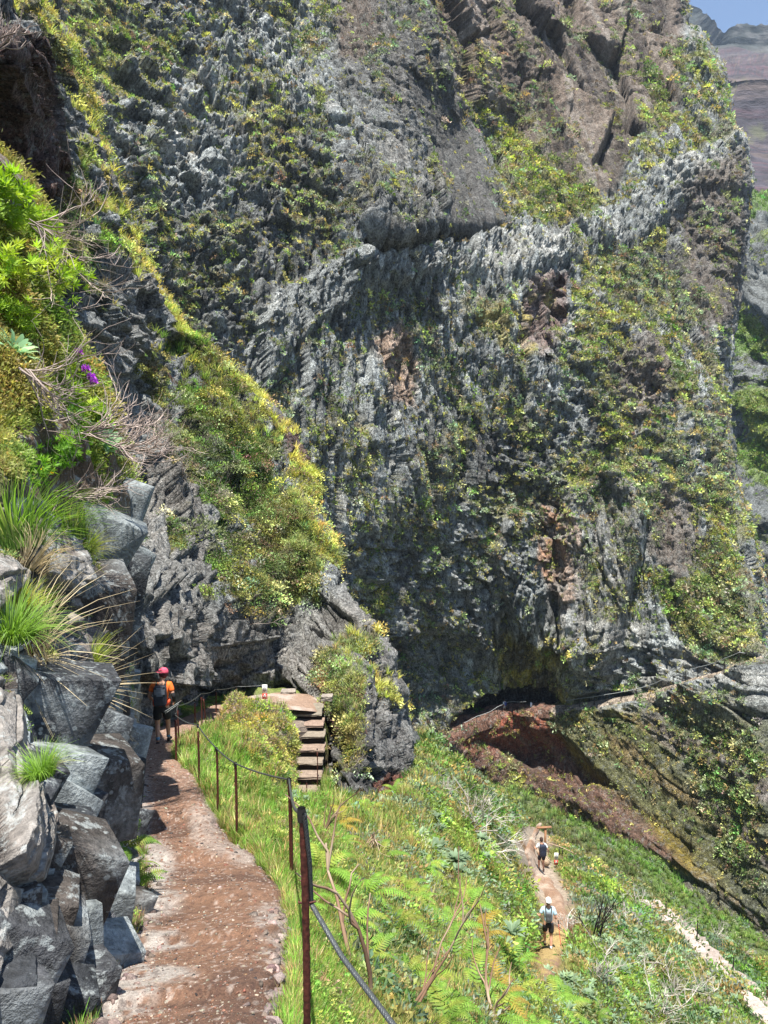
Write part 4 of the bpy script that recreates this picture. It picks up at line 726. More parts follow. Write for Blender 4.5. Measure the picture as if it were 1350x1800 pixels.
for i, (x_, y_, d) in enumerate(zip(xs, ys, ds)):
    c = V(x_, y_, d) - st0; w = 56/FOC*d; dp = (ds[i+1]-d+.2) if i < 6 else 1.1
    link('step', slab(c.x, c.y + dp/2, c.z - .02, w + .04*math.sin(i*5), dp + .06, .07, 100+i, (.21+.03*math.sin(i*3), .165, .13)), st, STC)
    link('riser', slab(c.x, c.y + dp/2 + .06, c.z - .32, w*.97, dp, .42, 200+i, (.02, .016, .014)), st, STC)  # near-black riser colour paints in the shade below each tread
Lp = [(430, 1226), (470, 1223), (520, 1222), (560, 1226), (566, 1250), (515, 1252), (480, 1246), (440, 1243)]
nL = 26; LX, LT = np.meshgrid(np.linspace(395, 566, 60), np.linspace(0, 1, nL)); LY = interp_curve([(395, 1240), (440, 1228), (500, 1221), (566, 1228)], LX)*(1-LT) + interp_curve([(395, 1250), (440, 1247), (500, 1252), (566, 1256)], LX)*LT
LD = 30.5*(1-LT) + interp_curve([(395, 27), (500, 26.2), (566, 26.0)], LX)*LT
LD = hillD(LX, LY)*.995
patch('path', LX, LY, LD, lambda p: .10 + .02*fbm(p.X/.3, p.Y/.3, p.Z, 501, 3), lambda p: lerp(np.broadcast_to(np.array((.25, .17, .125)), p.px.shape+(3,)), (.34, .28, .24), sst(0, .4, fbm(p.X/.6, p.Y/.6, p.Z, 503, 3))), M_dirt)
tag(link('flat_stone', slab(0, 0, 0, .55, .4, .12, 77, (.24, .21, .18)), None, STC), 'flat pale stone slab lying against the cliff foot behind the landing', 'stone'); bpy.data.objects['flat_stone'].location = V(507, 1216, float(hillD(507, 1222))*.99)
tag(link('stone_block', slab(0, 0, 0, .38, .35, .16, 78, (.24, .21, .18)), None, STC), 'small pale stone block on the ridge edge right above the steps', 'stone'); bpy.data.objects['stone_block'].location = V(575, 1226, 26.2)
# trail cut into the far cliff
def cliff_pt(px, off): return ground(cliff, px, float(interp_curve(TRAIL, px)) + off)
xs_ = np.arange(776, 1360, 4.); inn = np.array([cliff_pt(x, -1) for x in xs_]); ou = np.array([cliff_pt(x, 5.5) for x in xs_])
for A_ in (inn, ou):
    for _ in range(3): A_[1:-1] = (A_[:-2] + 2*A_[1:-1] + A_[2:])/4
inn[:, 2] = ou[:, 2] + .45; ou[:, 2] += .3
v = np.concatenate([inn, ou + [0, -.25, 0], ou + [0, -.45, -1.0]]); n = len(xs_); q = np.concatenate([np.stack([np.arange(n-1), np.arange(1, n), np.arange(1, n)+n, np.arange(n-1)+n], 1), np.stack([np.arange(n-1), np.arange(1, n), np.arange(1, n)+n, np.arange(n-1)+n], 1)+n])
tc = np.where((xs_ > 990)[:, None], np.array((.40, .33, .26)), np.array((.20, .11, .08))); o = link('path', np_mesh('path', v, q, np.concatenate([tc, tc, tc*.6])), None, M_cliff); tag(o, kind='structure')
def rail(x0, x1, step, name, lab, skip=None):
    pts = []; ORD = 'first second third fourth fifth sixth seventh eighth ninth tenth eleventh twelfth thirteenth fourteenth fifteenth sixteenth'.split()
    for k, x in enumerate(np.arange(x0, x1+1, step)):
        b = np.array([np.interp(x, xs_, ou[:, i]) for i in range(3)]) + [0, 0, 0]; t = Vector(b) + Vector((0, 0, 1.05)); pts += [t] if not pts else sag(pts[-1], t, 4, .015)[1:] + [t]
        e = link('railing_post', mesh_of('railing_post', [tube([(0, 0, -.2), (0, 0, .5), (0, 0, 1.05)], .045, 5)]), None, M_dark); e.location = b
        tag(e, ORD[k] + ' ' + lab[0], 'post', lab[1])
    rope(name, pts, .035, lab[2], M_cap, 4)
rail(800, 952, 19, 'handrail_cable', ('tiny fence post from the left on the trail through the far red cave', 'cave trail fence posts', 'pale cable along the trail through the red cave'))
rail(1012, 1352, 24, 'handrail_cable', ('tiny fence post from the left on the far ledge trail right of the cave', 'ledge trail fence posts', 'pale cable along the ledge trail across the far cliff at right'))
e = link('trail_post', mesh_of('trail_post', [boxp(0, 0, .5, .22, .22, 1.15)], smooth=False), None, M_white); e.location = Vector(cliff_pt(948, 1)) + Vector((0, -.3, 0)); tag(e, 'small white post at the right end of the cave on the far trail', 'post')
# stone path lower right
SP = [(1140, 1592), (1165, 1612), (1190, 1632), (1215, 1656), (1240, 1680), (1262, 1706), (1290, 1728), (1315, 1752), (1345, 1785), (1365, 1806)]
bs, cs = [], []; g = np.random.default_rng(9); 
for i in range(64):
    t = i/63*9; a = int(min(t, 8)); f = t - a; px = SP[a][0]*(1-f) + SP[a+1][0]*f; py = SP[a][1]*(1-f) + SP[a+1][1]*f; j = (i % 2 - .5)
    wpx = 10 + .9*t; px += j*wpx*1.0 + g.normal()*1.5; py -= j*wpx*.35; d = float(hillD(px, py))*.985; k = 7; an = np.sort(g.random(k)*6.283/k*.7 + np.arange(k)*6.283/k); rr = (.24 + .10*g.random(k)); c = P3(px, py, d) + [0, 0, .27]
    top = np.stack([np.cos(an)*rr*1.25, np.sin(an)*rr, .03*g.normal(size=k)], 1) + c; bot = top*1 - [0, 0, .28]; ctr = c + [0, 0, .02]
    v = np.concatenate([top, bot, [ctr]]); q = [[m, (m+1) % k, 14, 14] for m in range(k)] + [[m+k, (m+1) % k + k, (m+1) % k, m] for m in range(k)]
    bs.append((v, np.array(q), np.full(len(v), .7+.6*g.random())))
v, q, c = join(bs)
bm = bmesh.new(); vs = [bm.verts.new(x) for x in v]
for f in q:
    try: bm.faces.new([vs[i] for i in dict.fromkeys(f.tolist())])
    except ValueError: pass
me = bpy.data.meshes.new('path'); bm.to_mesh(me); bm.free(); a = me.color_attributes.new('Col', 'FLOAT_COLOR', 'POINT'); cc = np.ones((len(v), 4), np.float32); cc[:, :3] = np.array((.31, .26, .23))[None]*c[:, None]; a.data.foreach_set('color', cc.ravel())
tag(link('path', me, None, STC), kind='structure')
# ---------------------------------------------------------------- angular blocks of the near outcrop
def blockmesh(c, size, rot, seed, col):
    g = random.Random(seed); bm = bmesh.new(); pts = []
    for i in (-1, 1):
        for j in (-1, 1):
            for k in (-1, 1):
                pts.append(Vector((i*(1-.35*g.random()), j*(1-.3*g.random()), k*(1-.35*g.random()))))
                if g.random() < .5: pts.append(Vector((i*.5*g.random(), j, k*g.random()*.8)))
    for p in pts: bm.verts.new(p)
    r = bmesh.ops.convex_hull(bm, input=bm.verts[:]); bmesh.ops.delete(bm, geom=[x for x in r['geom_interior'] if isinstance(x, bmesh.types.BMVert)], context='VERTS')
    bmesh.ops.dissolve_limit(bm, angle_limit=.12, verts=bm.verts[:], edges=bm.edges[:])
    M = Matrix.Translation(c) @ Euler(rot).to_matrix().to_4x4() @ Matrix.Diagonal((size[0]/2, size[1]/2, size[2]/2, 1)); bmesh.ops.transform(bm, matrix=M, verts=bm.verts[:])
    bmesh.ops.bevel(bm, geom=bm.edges[:], offset=min(size)*.011, segments=1, affect='EDGES', profile=.5)
    bmesh.ops.triangulate(bm, faces=bm.faces[:]); bmesh.ops.subdivide_edges(bm, edges=bm.edges[:], cuts=2, use_grid_fill=True); bmesh.ops.triangulate(bm, faces=bm.faces[:])
    v = np.array([x.co[:] for x in bm.verts]); n = fbm(v[:, 0]/.12, v[:, 1]/.12, v[:, 2]/.12, 5, 3); nn = np.array([x.normal[:] for x in bm.verts]); v = v + nn*(n*min(size)*.018)[:, None]
    f = np.array([[x.index for x in fa.verts] for fa in bm.faces]); bm.free(); ln = fbm(v[:, 0]/.3, v[:, 1]/.3, v[:, 2]/.3, seed, 3); cl = np.array(col)[None]*(1+.35*n[:, None]); cl = cl + (np.array((.30, .33, .34)) - cl)*(sst(.1, .4, ln)*.5)[:, None]
    return v, f, cl
DKC, MDC, LTC, BRC = (.03, .033, .038), (.048, .05, .055), (.17, .19, .195), (.055, .047, .042)
BL = [(60, 1235, 200, 120, 4.5, .1, MDC), (20, 1300, 120, 80, 4.3, -.2, DKC), (150, 1290, 110, 100, 5.6, .5, MDC), (150, 1385, 150, 130, 5.0, -.3, BRC), (78, 1395, 110, 150, 4.2, .15, LTC), (60, 1520, 210, 150, 3.35, .35, BRC), (112, 1605, 80, 180, 3.45, .25, DKC), (175, 1610, 95, 150, 4.1, -.25, LTC),
    (190, 1690, 90, 60, 4.1, .3, MDC), (60, 1690, 120, 150, 2.95, .2, BRC), (15, 1640, 90, 130, 2.8, -.3, LTC), (120, 1740, 110, 90, 3.1, .1, LTC), (30, 1775, 140, 90, 2.6, .1, MDC), (135, 1090, 130, 170, 7.6, -.35, BRC), (195, 1060, 90, 150, 9.5, -.5, DKC), (165, 955, 110, 110, 8.6, .5, LTC), (20, 1000, 90, 90, 5.2, .2, MDC), (60, 1200, 90, 60, 4.9, 0, DKC),
    (212, 1330, 60, 100, 10.5, .3, LTC), (200, 1395, 70, 110, 8.3, -.3, DKC), (205, 1455, 70, 60, 7.6, .2, MDC), (210, 1000, 70, 90, 12, .5, LTC), (100, 1310, 70, 90, 5.2, .4, MDC), (215, 1640, 40, 50, 4.7, .1, MDC), (195, 1560, 70, 60, 5.3, .2, LTC), (225, 900, 45, 90, 12.3, .2, LTC), (150, 1470, 60, 60, 4.9, .2, DKC), (95, 1030, 50, 60, 6.5, .2, MDC), (150, 1665, 60, 60, 3.6, .3, DKC)]
g = random.Random(12)
for i in range(110):
    py = g.uniform(900, 1790); e_ = float(interp_curve(out_e, py)); px = g.uniform(-20, e_ - 8); s_ = g.uniform(.10, .30); d = float(outD(px, py)); BL.append((px, py, s_/d*FOC*g.uniform(.7, 1.4), s_/d*FOC, d*.965, g.uniform(-1, 1.2), g.choice((DKC, MDC, MDC, LTC, BRC))))
VV, FF, CC = [], [], []; k = 0
for i, (px, py, w, h, d, rot, col) in enumerate(BL):
    v, f, cl = blockmesh(V(px, py, d*1.065), (w/FOC*d*1.45, min(w, h)/FOC*d*1.2, h/FOC*d*1.45), (.1*math.sin(i*3), .30 + rot*.35, .55+.2*math.sin(i*7)), 40+i, col); VV.append(v); FF.append(f+k); CC.append(cl); k += len(v)
bl = link('rock_outcrop', np_mesh('rock_outcrop', np.concatenate(VV), np.concatenate(FF), np.concatenate(CC)), None, M_near); tag(bl, kind='structure')
# loose stones on the path
ST = []
for s_ in range(5):
    g = np.random.default_rng(s_); bm = bmesh.new(); [bm.verts.new(p) for p in unit(g.normal(size=(14, 3)))*(.6+.4*g.random((14, 1)))*[1, .8, .6]]; bmesh.ops.convex_hull(bm, input=bm.verts[:]); v = [x for x in bm.verts if x.link_faces]; bmesh.ops.delete(bm, geom=[x for x in bm.verts if not x.link_faces], context='VERTS'); bm.verts.index_update()
    ST.append((np.array([x.co[:] for x in bm.verts]), np.array([[x.index for x in f.verts] for f in bm.faces]), np.ones(len(bm.verts)))); bm.free()
P_, n_, c_, vc, px_, py_, d_, g = sample(pth, 9000, np.ones(pth.px.shape), 41)
sz = .0022 + .016*g.random(len(P_))**8 + .0022*(g.random(len(P_)) < .3); sc_ = np.where(g.random((len(P_), 1)) < .45, np.array((.35, .30, .245)), np.array((.20, .10, .065))); sc_ = np.where(g.random((len(P_), 1)) < .12, np.array((.05, .045, .045)), sc_)
scatter('gravel', ST, P_, n_, sz*np.clip(d_/5, .7, 2.2), vary(sc_, g, .25, .05), M_dirt, .2, 'loose gravel and cinders strewn over the red path', 'gravel', 41)
P_, n_, c_, vc, px_, py_, d_, g = sample(pth, 500, np.abs(TT*2-1)**6, 43)
scatter('edge_stones', ST, P_, n_, .02 + .035*g.random(len(P_))**2, vary(np.broadcast_to(np.array((.22, .17, .15)), (len(P_), 3)), g, .3, .05), M_dirt, .2, 'small stones gathered along both edges of the red path', 'stones', 43)
# lower trail bed
yy2 = np.arange(1735, 1448, -2.); t2, PY2 = np.meshgrid(np.linspace(0, 1, 36), yy2); cx2 = interp_curve([(y, x) for x, y in LTR], PY2); wd = interp_curve([(1448, 5), (1500, 12), (1540, 20), (1600, 25), (1660, 34), (1735, 26)], PY2)
PX2 = cx2 + .75*wd*(2*t2-1)*(1+.25*fbm(PY2/12, (t2 > .5)*5., PY2*0, 601, 3))
def lc(p):
    nb = fbm(p.X/.9, p.Y/.9, p.Z*0, 603, 4); c = lerp(np.broadcast_to(np.array((.24, .15, .10)), p.px.shape+(3,)), (.44, .36, .29), sst(1610, 1570, p.py)*sst(-.2, .3, nb)*.8); return lerp(c, (.36, .27, .10), sst(1600, 1640, p.py)*sst(-.2, .2, nb)*.7)
ltp = patch('path', PX2, PY2, hillD(PX2, PY2), lambda p: .16 + .10*fbm(p.X/.5, p.Y/.5, p.Z/.5, 605, 3) - .25*np.abs(2*t2-1)**4, lc, M_dirt)
# ---------------------------------------------------------------- haze
def haze():
    bm = bmesh.new(); bmesh.ops.create_cube(bm, size=1); me = bpy.data.meshes.new('haze'); bm.to_mesh(me); bm.free()
    zs = [p.pos[..., 2] for p in (far, wall2, cliff, hill, gslope)]; z0 = min(z.min() for z in zs) - 1; z1 = max(z.max() for z in zs) + 3
    me.transform(Matrix.Diagonal((1500, 1300, z1-z0, 1))); me.transform(Matrix.Translation((150, 600, (z0+z1)/2))); m, n, N = new_mat('haze'); v = n.nodes.new('ShaderNodeVolumePrincipled'); v.inputs['Density'].default_value = .00013; v.inputs['Color'].default_value = (.62, .78, 1, 1); v.inputs['Anisotropy'].default_value = .2
    o = N('OutputMaterial'); n.links.new(v.outputs[0], o.inputs['Volume']); ob = link('haze', me, None, m); tag(ob, 'thin blue haze filling the valley air', 'haze', kind='stuff')
haze()
# ================================================================ NAMED PLANTS
def pmesh(name, proto, col, mixcol=None, seed=0, amt=.35):
    v, q, c = proto; g = np.random.default_rng(seed); cl = np.array(col)[None]*c[:, None]
    if mixcol is not None:
        n = fbm(v[:, 0]*3, v[:, 1]*3, v[:, 2]*3, seed, 2); cl = cl + (np.array(mixcol)[None]*c[:, None]-cl)*(sst(.0, .35, n)*amt*2)[:, None].clip(0, 1)
    return np_mesh(name, v, q, cl)
cnt = {}
def place(name, me, loc, sc, rz, label, cat, group=None, mat=M_leaf, tilt=(0, 0)):
    o = link(name, me, None, mat if not me.materials else None); o.location = loc; o.scale = (sc,)*3; o.rotation_euler = (tilt[0], tilt[1], rz); return tag(o, label, cat, group)
FERN = [pmesh('fern', fern(n, s_, 1.0), (.17, .31, .045), (.32, .31, .06), s_, .3) for n, s_ in ((10, 3), (12, 4), (9, 5), (13, 6))]; FERNO = pmesh('fern', fern(10, 9, 1.0), (.36, .26, .05), (.30, .34, .05), 9)
fl = [(650, 1425, .75), (700, 1462, .7), (598, 1452, .6), (755, 1475, .7), (640, 1590, .55), (705, 1570, .6), (560, 1540, .5), (735, 1585, .6), (780, 1640, .6), (850, 1655, .7), (900, 1700, .75), (760, 1760, .5), (830, 1750, .6), (615, 1620, .45), (960, 1775, .8), (880, 1765, .6), (690, 1640, .5), (745, 1530, .6), (800, 1700, .6), (1000, 1770, .8),
    (560, 1470, .5), (820, 1600, .6), (670, 1510, .6), (915, 1745, .6), (720, 1710, .5), (650, 1690, .35), (860, 1800, .55), (780, 1810, .45), (940, 1830, .6), (590, 1500, .45), (1050, 1790, .7), (700, 1400, .6), (765, 1410, .6), (540, 1590, .3)]
g = random.Random(4)
for i, (px, py, s_) in enumerate(fl):
    loc = Vector(ground(hill, px, py)) + Vector((0, 0, .02)); org = i in (2, 9, 15)
    place('fern', FERNO if org else FERN[i % 4], loc, s_*g.uniform(.85, 1.1), g.uniform(0, 6), ('yellow orange fern ' if org else 'green fern ') + ('at the right end of the fern slope near the bottom edge' if px > 930 else 'below the steps at the top of the fern slope' if py < 1480 else 'low on the fern slope by the bottom picture edge' if py > 1695 else 'close to the nearest post and its cable' if px < 660 else 'in the middle of the fern slope right of the cable'), 'fern', 'ferns on the slope below the path', tilt=(g.uniform(-.2, .2), g.uniform(-.1, .3)))
# grey green rosettes
ROS = [pmesh('rosette_plant', join([(lambda a: (a[0]*(.7+.3*((j*7) % 5)/5) + np.array([.22*math.cos(j*2.1)*(j > 0), .22*math.sin(j*2.1)*(j > 0), .05*(j % 3)]), a[1], a[2]))(rosette(22, s_*10+j, .24, .05, 1.0)) for j in range(6)]), (.22, .31, .19), (.30, .38, .16), s_) for s_ in (1, 2, 3)]
for i in range(130):
    r = g.random()
    if r < .5: px, py = g.uniform(1060, 1350), g.uniform(1640, 1800)
    elif r < .75: px, py = g.uniform(730, 920), g.uniform(1400, 1560)
    else: px, py = g.uniform(960, 1120), g.uniform(1600, 1790)
    if 940 < px < 1010 and py < 1720: continue
    loc = Vector(ground(hill, px, py)); place('rosette_plant', ROS[i % 3], loc, g.uniform(.6, 1.5), g.uniform(0, 6), 'small grey green rosette plant ' + ('beside the stone path at the lower right' if px > 1200 else 'on the scrubby ground in the lower right corner' if px > 1060 and r < .5 else 'on the bank above the lower trail' if px < 930 else 'beside the lower trail near the dark bare shrub'), 'succulent plant', 'grey green rosette plants on the hillside')
for (px, py, s_, lab) in ((520, 1425, .7, 'blue green leafy plant at the foot of the steps behind the nearest post'), (870, 1650, 1.7, 'silver green rosette clump on the bank left of the nearer lower hiker'), (545, 1440, .6, 'small blue green plant just right of the one at the foot of the steps')):
    place('rosette_plant', ROS[0], Vector(ground(hill, px, py)) + Vector((0, 0, .1)), s_, 0, lab, 'leafy plant')
# left bank bushes
def at_out(px, py, lift=.0):
    p = Vector(ground(outc, px, py)); c = Vector((0, 0, CAMZ)); return p + (c-p).normalized()*lift
BU = [pmesh('bush', bush(130, s_, (.55, .55, .5), .12, .024), (.28, .43, .05), (.40, .45, .07), s_) for s_ in (1, 2, 3)]; BU2 = pmesh('bush', bush(90, 7, (.5, .5, .4), .10, .022), (.15, .33, .04), (.28, .42, .05), 7)
for (px, py, s_, m, lab) in ((10, 350, 1.15, 0, 'big bright lime green bush at the left picture edge, highest of the near bushes'), (70, 400, .8, 1, 'lime green bush leaning out under the highest one'), (5, 490, .95, 2, 'yellow green bush at the left edge below the dead branches'), (20, 560, .7, 1, 'small yellow green bush right under its larger neighbour at the left edge'), (135, 690, .95, 0, 'lime green bush bearing the purple flowers'), (175, 730, .7, 2, 'green bush at the right end of the flowering one'), (95, 800, .7, 3, 'dark green leafy bush around the yellow flower'), (170, 915, .6, 3, 'fresh green creeping bush above the dark wedge rock'), (40, 830, .7, 3, 'dark green bush at the left edge under the dead twigs'), (120, 640, .6, 1, 'small lime bush above the flowering one')):
    place('bush', BU[m] if m < 3 else BU2, at_out(px, py, .35), s_, px*.1, lab, 'bush')
for (px, py, s_, lab) in ((183, 790, 1.1, 'blue green rosette with long leaves hanging under the flowering bush'), (5, 630, .8, 'pale green rosette at the left edge between dead twigs'), (212, 1060, .7, 'small pale green plant growing on the dark wedge rock')):
    place('rosette_plant', pmesh('rosette_plant', rosette(30, px, .42, .075, .9), (.22, .38, .20), (.36, .45, .22), 3), at_out(px, py, .5 if px > 100 and py < 900 else .25), s_, 1, lab, 'rosette plant', tilt=(.6, .5))
# bare twiggy shrubs
for i, (px, py, d, dirn, L, n, lab) in enumerate(((60, 395, 8.6, (.85, .1, -.45), 1.15, 9, 'fan of bare grey branches reaching right from the lime bushes'), (40, 650, 7.0, (.5, -.1, -.3), .75, 9, 'tangle of dead twigs at the left edge beside the flowering bush'), (150, 760, 8.2, (.9, .1, -.05), .9, 9, 'bare pale twigs spreading right over the blue green rosette'), (205, 790, 8.8, (.7, .1, .1), .75, 12, 'dense pale dead shrub jutting out at the right end of the bank'), (100, 870, 7.4, (.7, -.1, -.3), .7, 6, 'thin dead stems curling over the grey rock below the yellow flower'), (-20, 90, 6.0, (.9, 0, .25), .4, 4, 'bare branch poking in at the upper left picture corner'))):
    me = pmesh('dead_shrub', twigs(n, 50+i, dirn, L, .42, .011, 2, .5), (.42, .34, .30), (.22, .17, .15), i); place('dead_shrub', me, V(px, py, d), 1, 0, lab, 'dead shrub', mat=M_twig)
for i, (px, py, dirn, L, lab) in enumerate(((640, 1745, (.12, .2, 1), 1.0, 'thick bare brown branch standing among the grass right of the cable'), (720, 1770, (.5, .3, .6), .9, 'long thin bare branch arching over the ferns at the bottom'), (655, 1500, (0, 0, -1), .5, 'dark withered stems hanging under the upper ferns'), (560, 1490, (.4, .1, .6), .7, 'thin brown stem leaning beside the nearest post'), (860, 1800, (.2, .2, .8), .7, 'dark dead stems among the ferns near the bottom'))):
    loc = Vector(ground(hill, px, py)) + Vector((0, 0, .35 if i == 2 else 0)); me = pmesh('bare_branch', twigs(2 if i != 2 else 6, 80+i, dirn, L, .25, .018 if i != 1 else .012, 1, .3, 5), (.20, .12, .08), (.45, .36, .26), i); place('bare_branch', me, loc, 1, 0, lab, 'branch', mat=M_twig)
for i in range(16):
    px, py = [(1060, 1690), (1120, 1705), (1180, 1740), (1240, 1760), (1050, 1740), (1150, 1790), (1000, 1650), (820, 1470), (850, 1500), (780, 1420), (840, 1440), (1090, 1640), (1260, 1650), (1310, 1690), (1200, 1640), (1120, 1600)][i]
    me = pmesh('dead_shrub', twigs(5, 120+i, (g.uniform(-.5, .6), 0, .7), 1.0, .6, .02, 2, .3), (.50, .46, .42), (.3, .26, .22), i); place('dead_shrub', me, Vector(ground(hill, px, py)), g.uniform(.8, 1.3), g.uniform(0, 6), 'pale leafless shrub ' + ('on the bank above the lower trail' if px < 950 else 'beside the stone path at right' if px > 1150 else 'right of the lower trail near the dark bare shrub'), 'dead shrub', 'leafless shrubs on the lower hillside', mat=M_twig)
me = pmesh('burnt_shrub', twigs(7, 150, (0, 0, 1), 2.0, .22, .03, 1, .6), (.06, .04, .04)); place('burnt_shrub', me, Vector(ground(hill, 1047, 1655)), 1, 0, 'tall dark bare shrub right of the nearer lower hiker', 'dead shrub', mat=M_twig)
# tussocks
TU = [pmesh('grass_tussock', grass_tuft(n, s_, 1, .95, .016, .95, 4), c, c2_, s_, .5) for n, s_, c, c2_ in ((420, 1, (.22, .38, .06), (.50, .48, .18)), (380, 2, (.40, .50, .07), (.55, .50, .2)), (200, 3, (.55, .46, .30), (.45, .36, .22)))]
for (px, py, s_, m, lab, tl) in ((110, 965, .7, 0, 'large grass tussock with a pale sunlit tip hanging over the dark rock', (.2, .5)), (140, 975, .4, 1, 'yellow green grass tuft at the tip of the large tussock', (.1, .9)), (15, 990, .8, 0, 'drooping grass tussock at the left picture edge', (0, .6)), (0, 1130, .45, 0, 'tall green grass clump at the left edge above the grey blocks', (.1, .3)), (20, 1080, .4, 1, 'green grass tuft beside the pale rock face at left', (.1, .4)), (130, 1190, .38, 1, 'bright yellow green grass tuft above the grey blocks', (.2, .7)), (150, 1200, .8, 2, 'spray of dry straw grass reaching right from the bright tuft', (.1, 1.2)), (55, 1160, .75, 2, 'dry straw grass trailing over the blocks at left', (.1, .8)), (103, 1312, .28, 1, 'small yellow green tuft growing between two grey blocks', (.1, .5)), (10, 1425, .22, 0, 'small green tuft on top of the large brownish block', (.1, .2)), (165, 1000, .25, 1, 'narrow strip of grass beside the dark wedge rock', (.2, .5)), (150, 1440, .35, 2, 'withered grass hanging between the blocks above the path', (.1, .9)), (20, 1010, .5, 2, 'long straw coloured seed stems at the left picture edge', (.1, .7))):
    place('grass_tussock', TU[m], at_out(px, py, .12), s_*1.1, px, lab, 'grass tussock', tilt=tl)
for (px, py, s_, lab) in ((222, 1530, .35, 'dark green fern clump at the foot of the outcrop beside the path'), (225, 1570, .3, 'green fern below the darker clump beside the path'), (195, 1500, .3, 'yellow tinged fern above the clump beside the path')):
    place('fern', FERN[1], at_out(px, py, .1), s_, px, lab, 'fern', tilt=(.2, .5))
# flowers
def flower(loc, cp_, n, r, label, kind):
    e = empty('flower', loc); tag(e, label, 'flower')
    g_ = np.random.default_rng(n); link('stem', pmesh('stem', tube([(0, 0, -.35), (.01, 0, -.15), (0, 0, 0)], .004, 4), (.2, .3, .08)), e, M_leaf)
    d = unit(g_.normal(size=(n, 3))*[1, 1, .5] + [0, 0, .5]); s_ = unit(np.cross(d, g_.normal(size=(n, 3)))); c = d*(g_.random((n, 1))*r*.5)*(1 if kind else .2)
    link('petals', pmesh('petals', quads_at(c, d, s_, np.full(n, r*.7), np.full(n, r*.4), .8+.4*g_.random(n)), cp_), e, M_leafd)
for (px, py, lab) in ((178, 657, 'brightest purple flower head on the lime bush'), (193, 662, 'purple flower head right of the brightest one'), (163, 645, 'paler purple flower head left of the brightest one'), (138, 620, 'faint purple flower head higher up on the lime bush')): flower(at_out(px, py, 1.0), (.50, .12, .62), 60, .07, lab, 1)
flower(at_out(85, 830, .9), (.85, .62, .01), 60, .085, 'single yellow flower among dark green leaves on the bank', 0)
# yellow cushions / crest shrubs as single plants on the ridge
CS = [pmesh('shrub', leaf_clump(420, s_, .10, .035), c, c2_, s_) for s_, c, c2_ in ((31, (.26, .30, .16), (.18, .22, .08)), (32, (.34, .36, .10), (.2, .24, .06)), (33, (.11, .16, .05), (.2, .22, .08)))]
def at_r(px, py): return Vector(ground(ridge, px, py))
rl = [(310, 715, 2.4, 2, 'dark green rounded shrub on the upper ridge face'), (465, 800, 3.0, 0, 'pale grey green heath shrub near the ridge crest'), (500, 850, 2.4, 0, 'grey green heath shrub just under the pale one by the crest'), (345, 940, 2.2, 0, 'grey green shrub in the middle of the ridge face'), (455, 1010, 2.0, 2, 'dark moss green shrub low on the ridge face'), (395, 1000, 1.8, 2, 'green shrub left of the low moss green one'), (580, 975, 1.9, 0, 'pale tufted shrub standing on the crest corner'), (640, 1135, 2.2, 0, 'blue green grassy shrub on the spur above the steps'), (620, 1080, 1.6, 1, 'yellow green shrub on the crest above the spur'), (400, 760, 2.0, 1, 'yellow green shrub in the upper part of the ridge face'), (330, 800, 1.7, 2, 'dark shrub left of the yellow green one on the ridge face'), (380, 665, 1.6, 1, 'bright yellow cushion plant on the ridge crest'), (430, 700, 1.5, 1, 'yellow cushion plant lower on the ridge crest'), (270, 790, 1.5, 0, 'grey green shrub at the left of the ridge face behind the twigs')]
for i, (px, py, s_, m, lab) in enumerate(rl): place('shrub', CS[m], at_r(px, py), s_*.85, i, lab, 'shrub')

# verge plants along both edges of the path
P_, n_, c_, vc, px_, py_, d_, g = sample(hill, 2600, sst(16, 4, np.abs(hill.px - interp_curve(pathR, hill.py) - 8))*(hill.py > 1320), 61)
scatter('verge_grass', GG, P_, n_, (.05+.13*g.random(len(P_)))*np.clip(d_/6, .7, 2), vary(np.where(g.random((len(P_), 1)) < .4, np.array((.34, .27, .12)), np.array((.17, .30, .05))), g, .4), M_leaf, .1, 'short grass and dry blades fringing the right edge of the path', 'grass', 61)
P_, n_, c_, vc, px_, py_, d_, g = sample(pth, 500, sst(.10, .0, TT)*1.0, 62)
scatter('verge_debris', GG, P_, n_, (.04+.10*g.random(len(P_)))*np.clip(d_/6, .7, 2), vary(np.where(g.random((len(P_), 1)) < .6, np.array((.26, .19, .11)), np.array((.17, .26, .05))), g, .4), M_leaf, .1, 'dry grass and weeds at the foot of the rocks along the path', 'grass', 62)
P_, n_, c_, vc, px_, py_, d_, g = sample(hill, 5000, hill.veg*sst(720, 560, hill.px)*sst(-.1, .3, hill.nb + .6*hill.nf), 63, .1)
scatter('low_herbs', CL3, P_, n_, (.08+.22*g.random(len(P_))**2)*np.clip(d_/8, .6, 1.8), vary(np.array([(.26, .36, .08), (.14, .24, .05), (.30, .26, .13), (.36, .40, .12)])[g.integers(0, 4, len(P_))], g, .3), M_leaf, .3, 'small leafy herbs mixed into the grass beside the path fence', 'herbs', 63)
P_, n_, c_, vc, px_, py_, d_, g = sample(outc, 500, outc.bk*sst(.15, .0, outc.c1)*sst(2.8, 4, outc.dep), 64, .2)
scatter('crevice_moss', CL3, P_, n_, (.06+.16*g.random(len(P_))**2)*np.clip(d_/6, .6, 2), vary(np.array([(.22, .28, .07), (.30, .27, .12), (.12, .17, .05)])[g.integers(0, 3, len(P_))], g, .3), M_leafd, .5, 'moss and tiny weeds in the cracks of the near rocks', 'moss', 64)

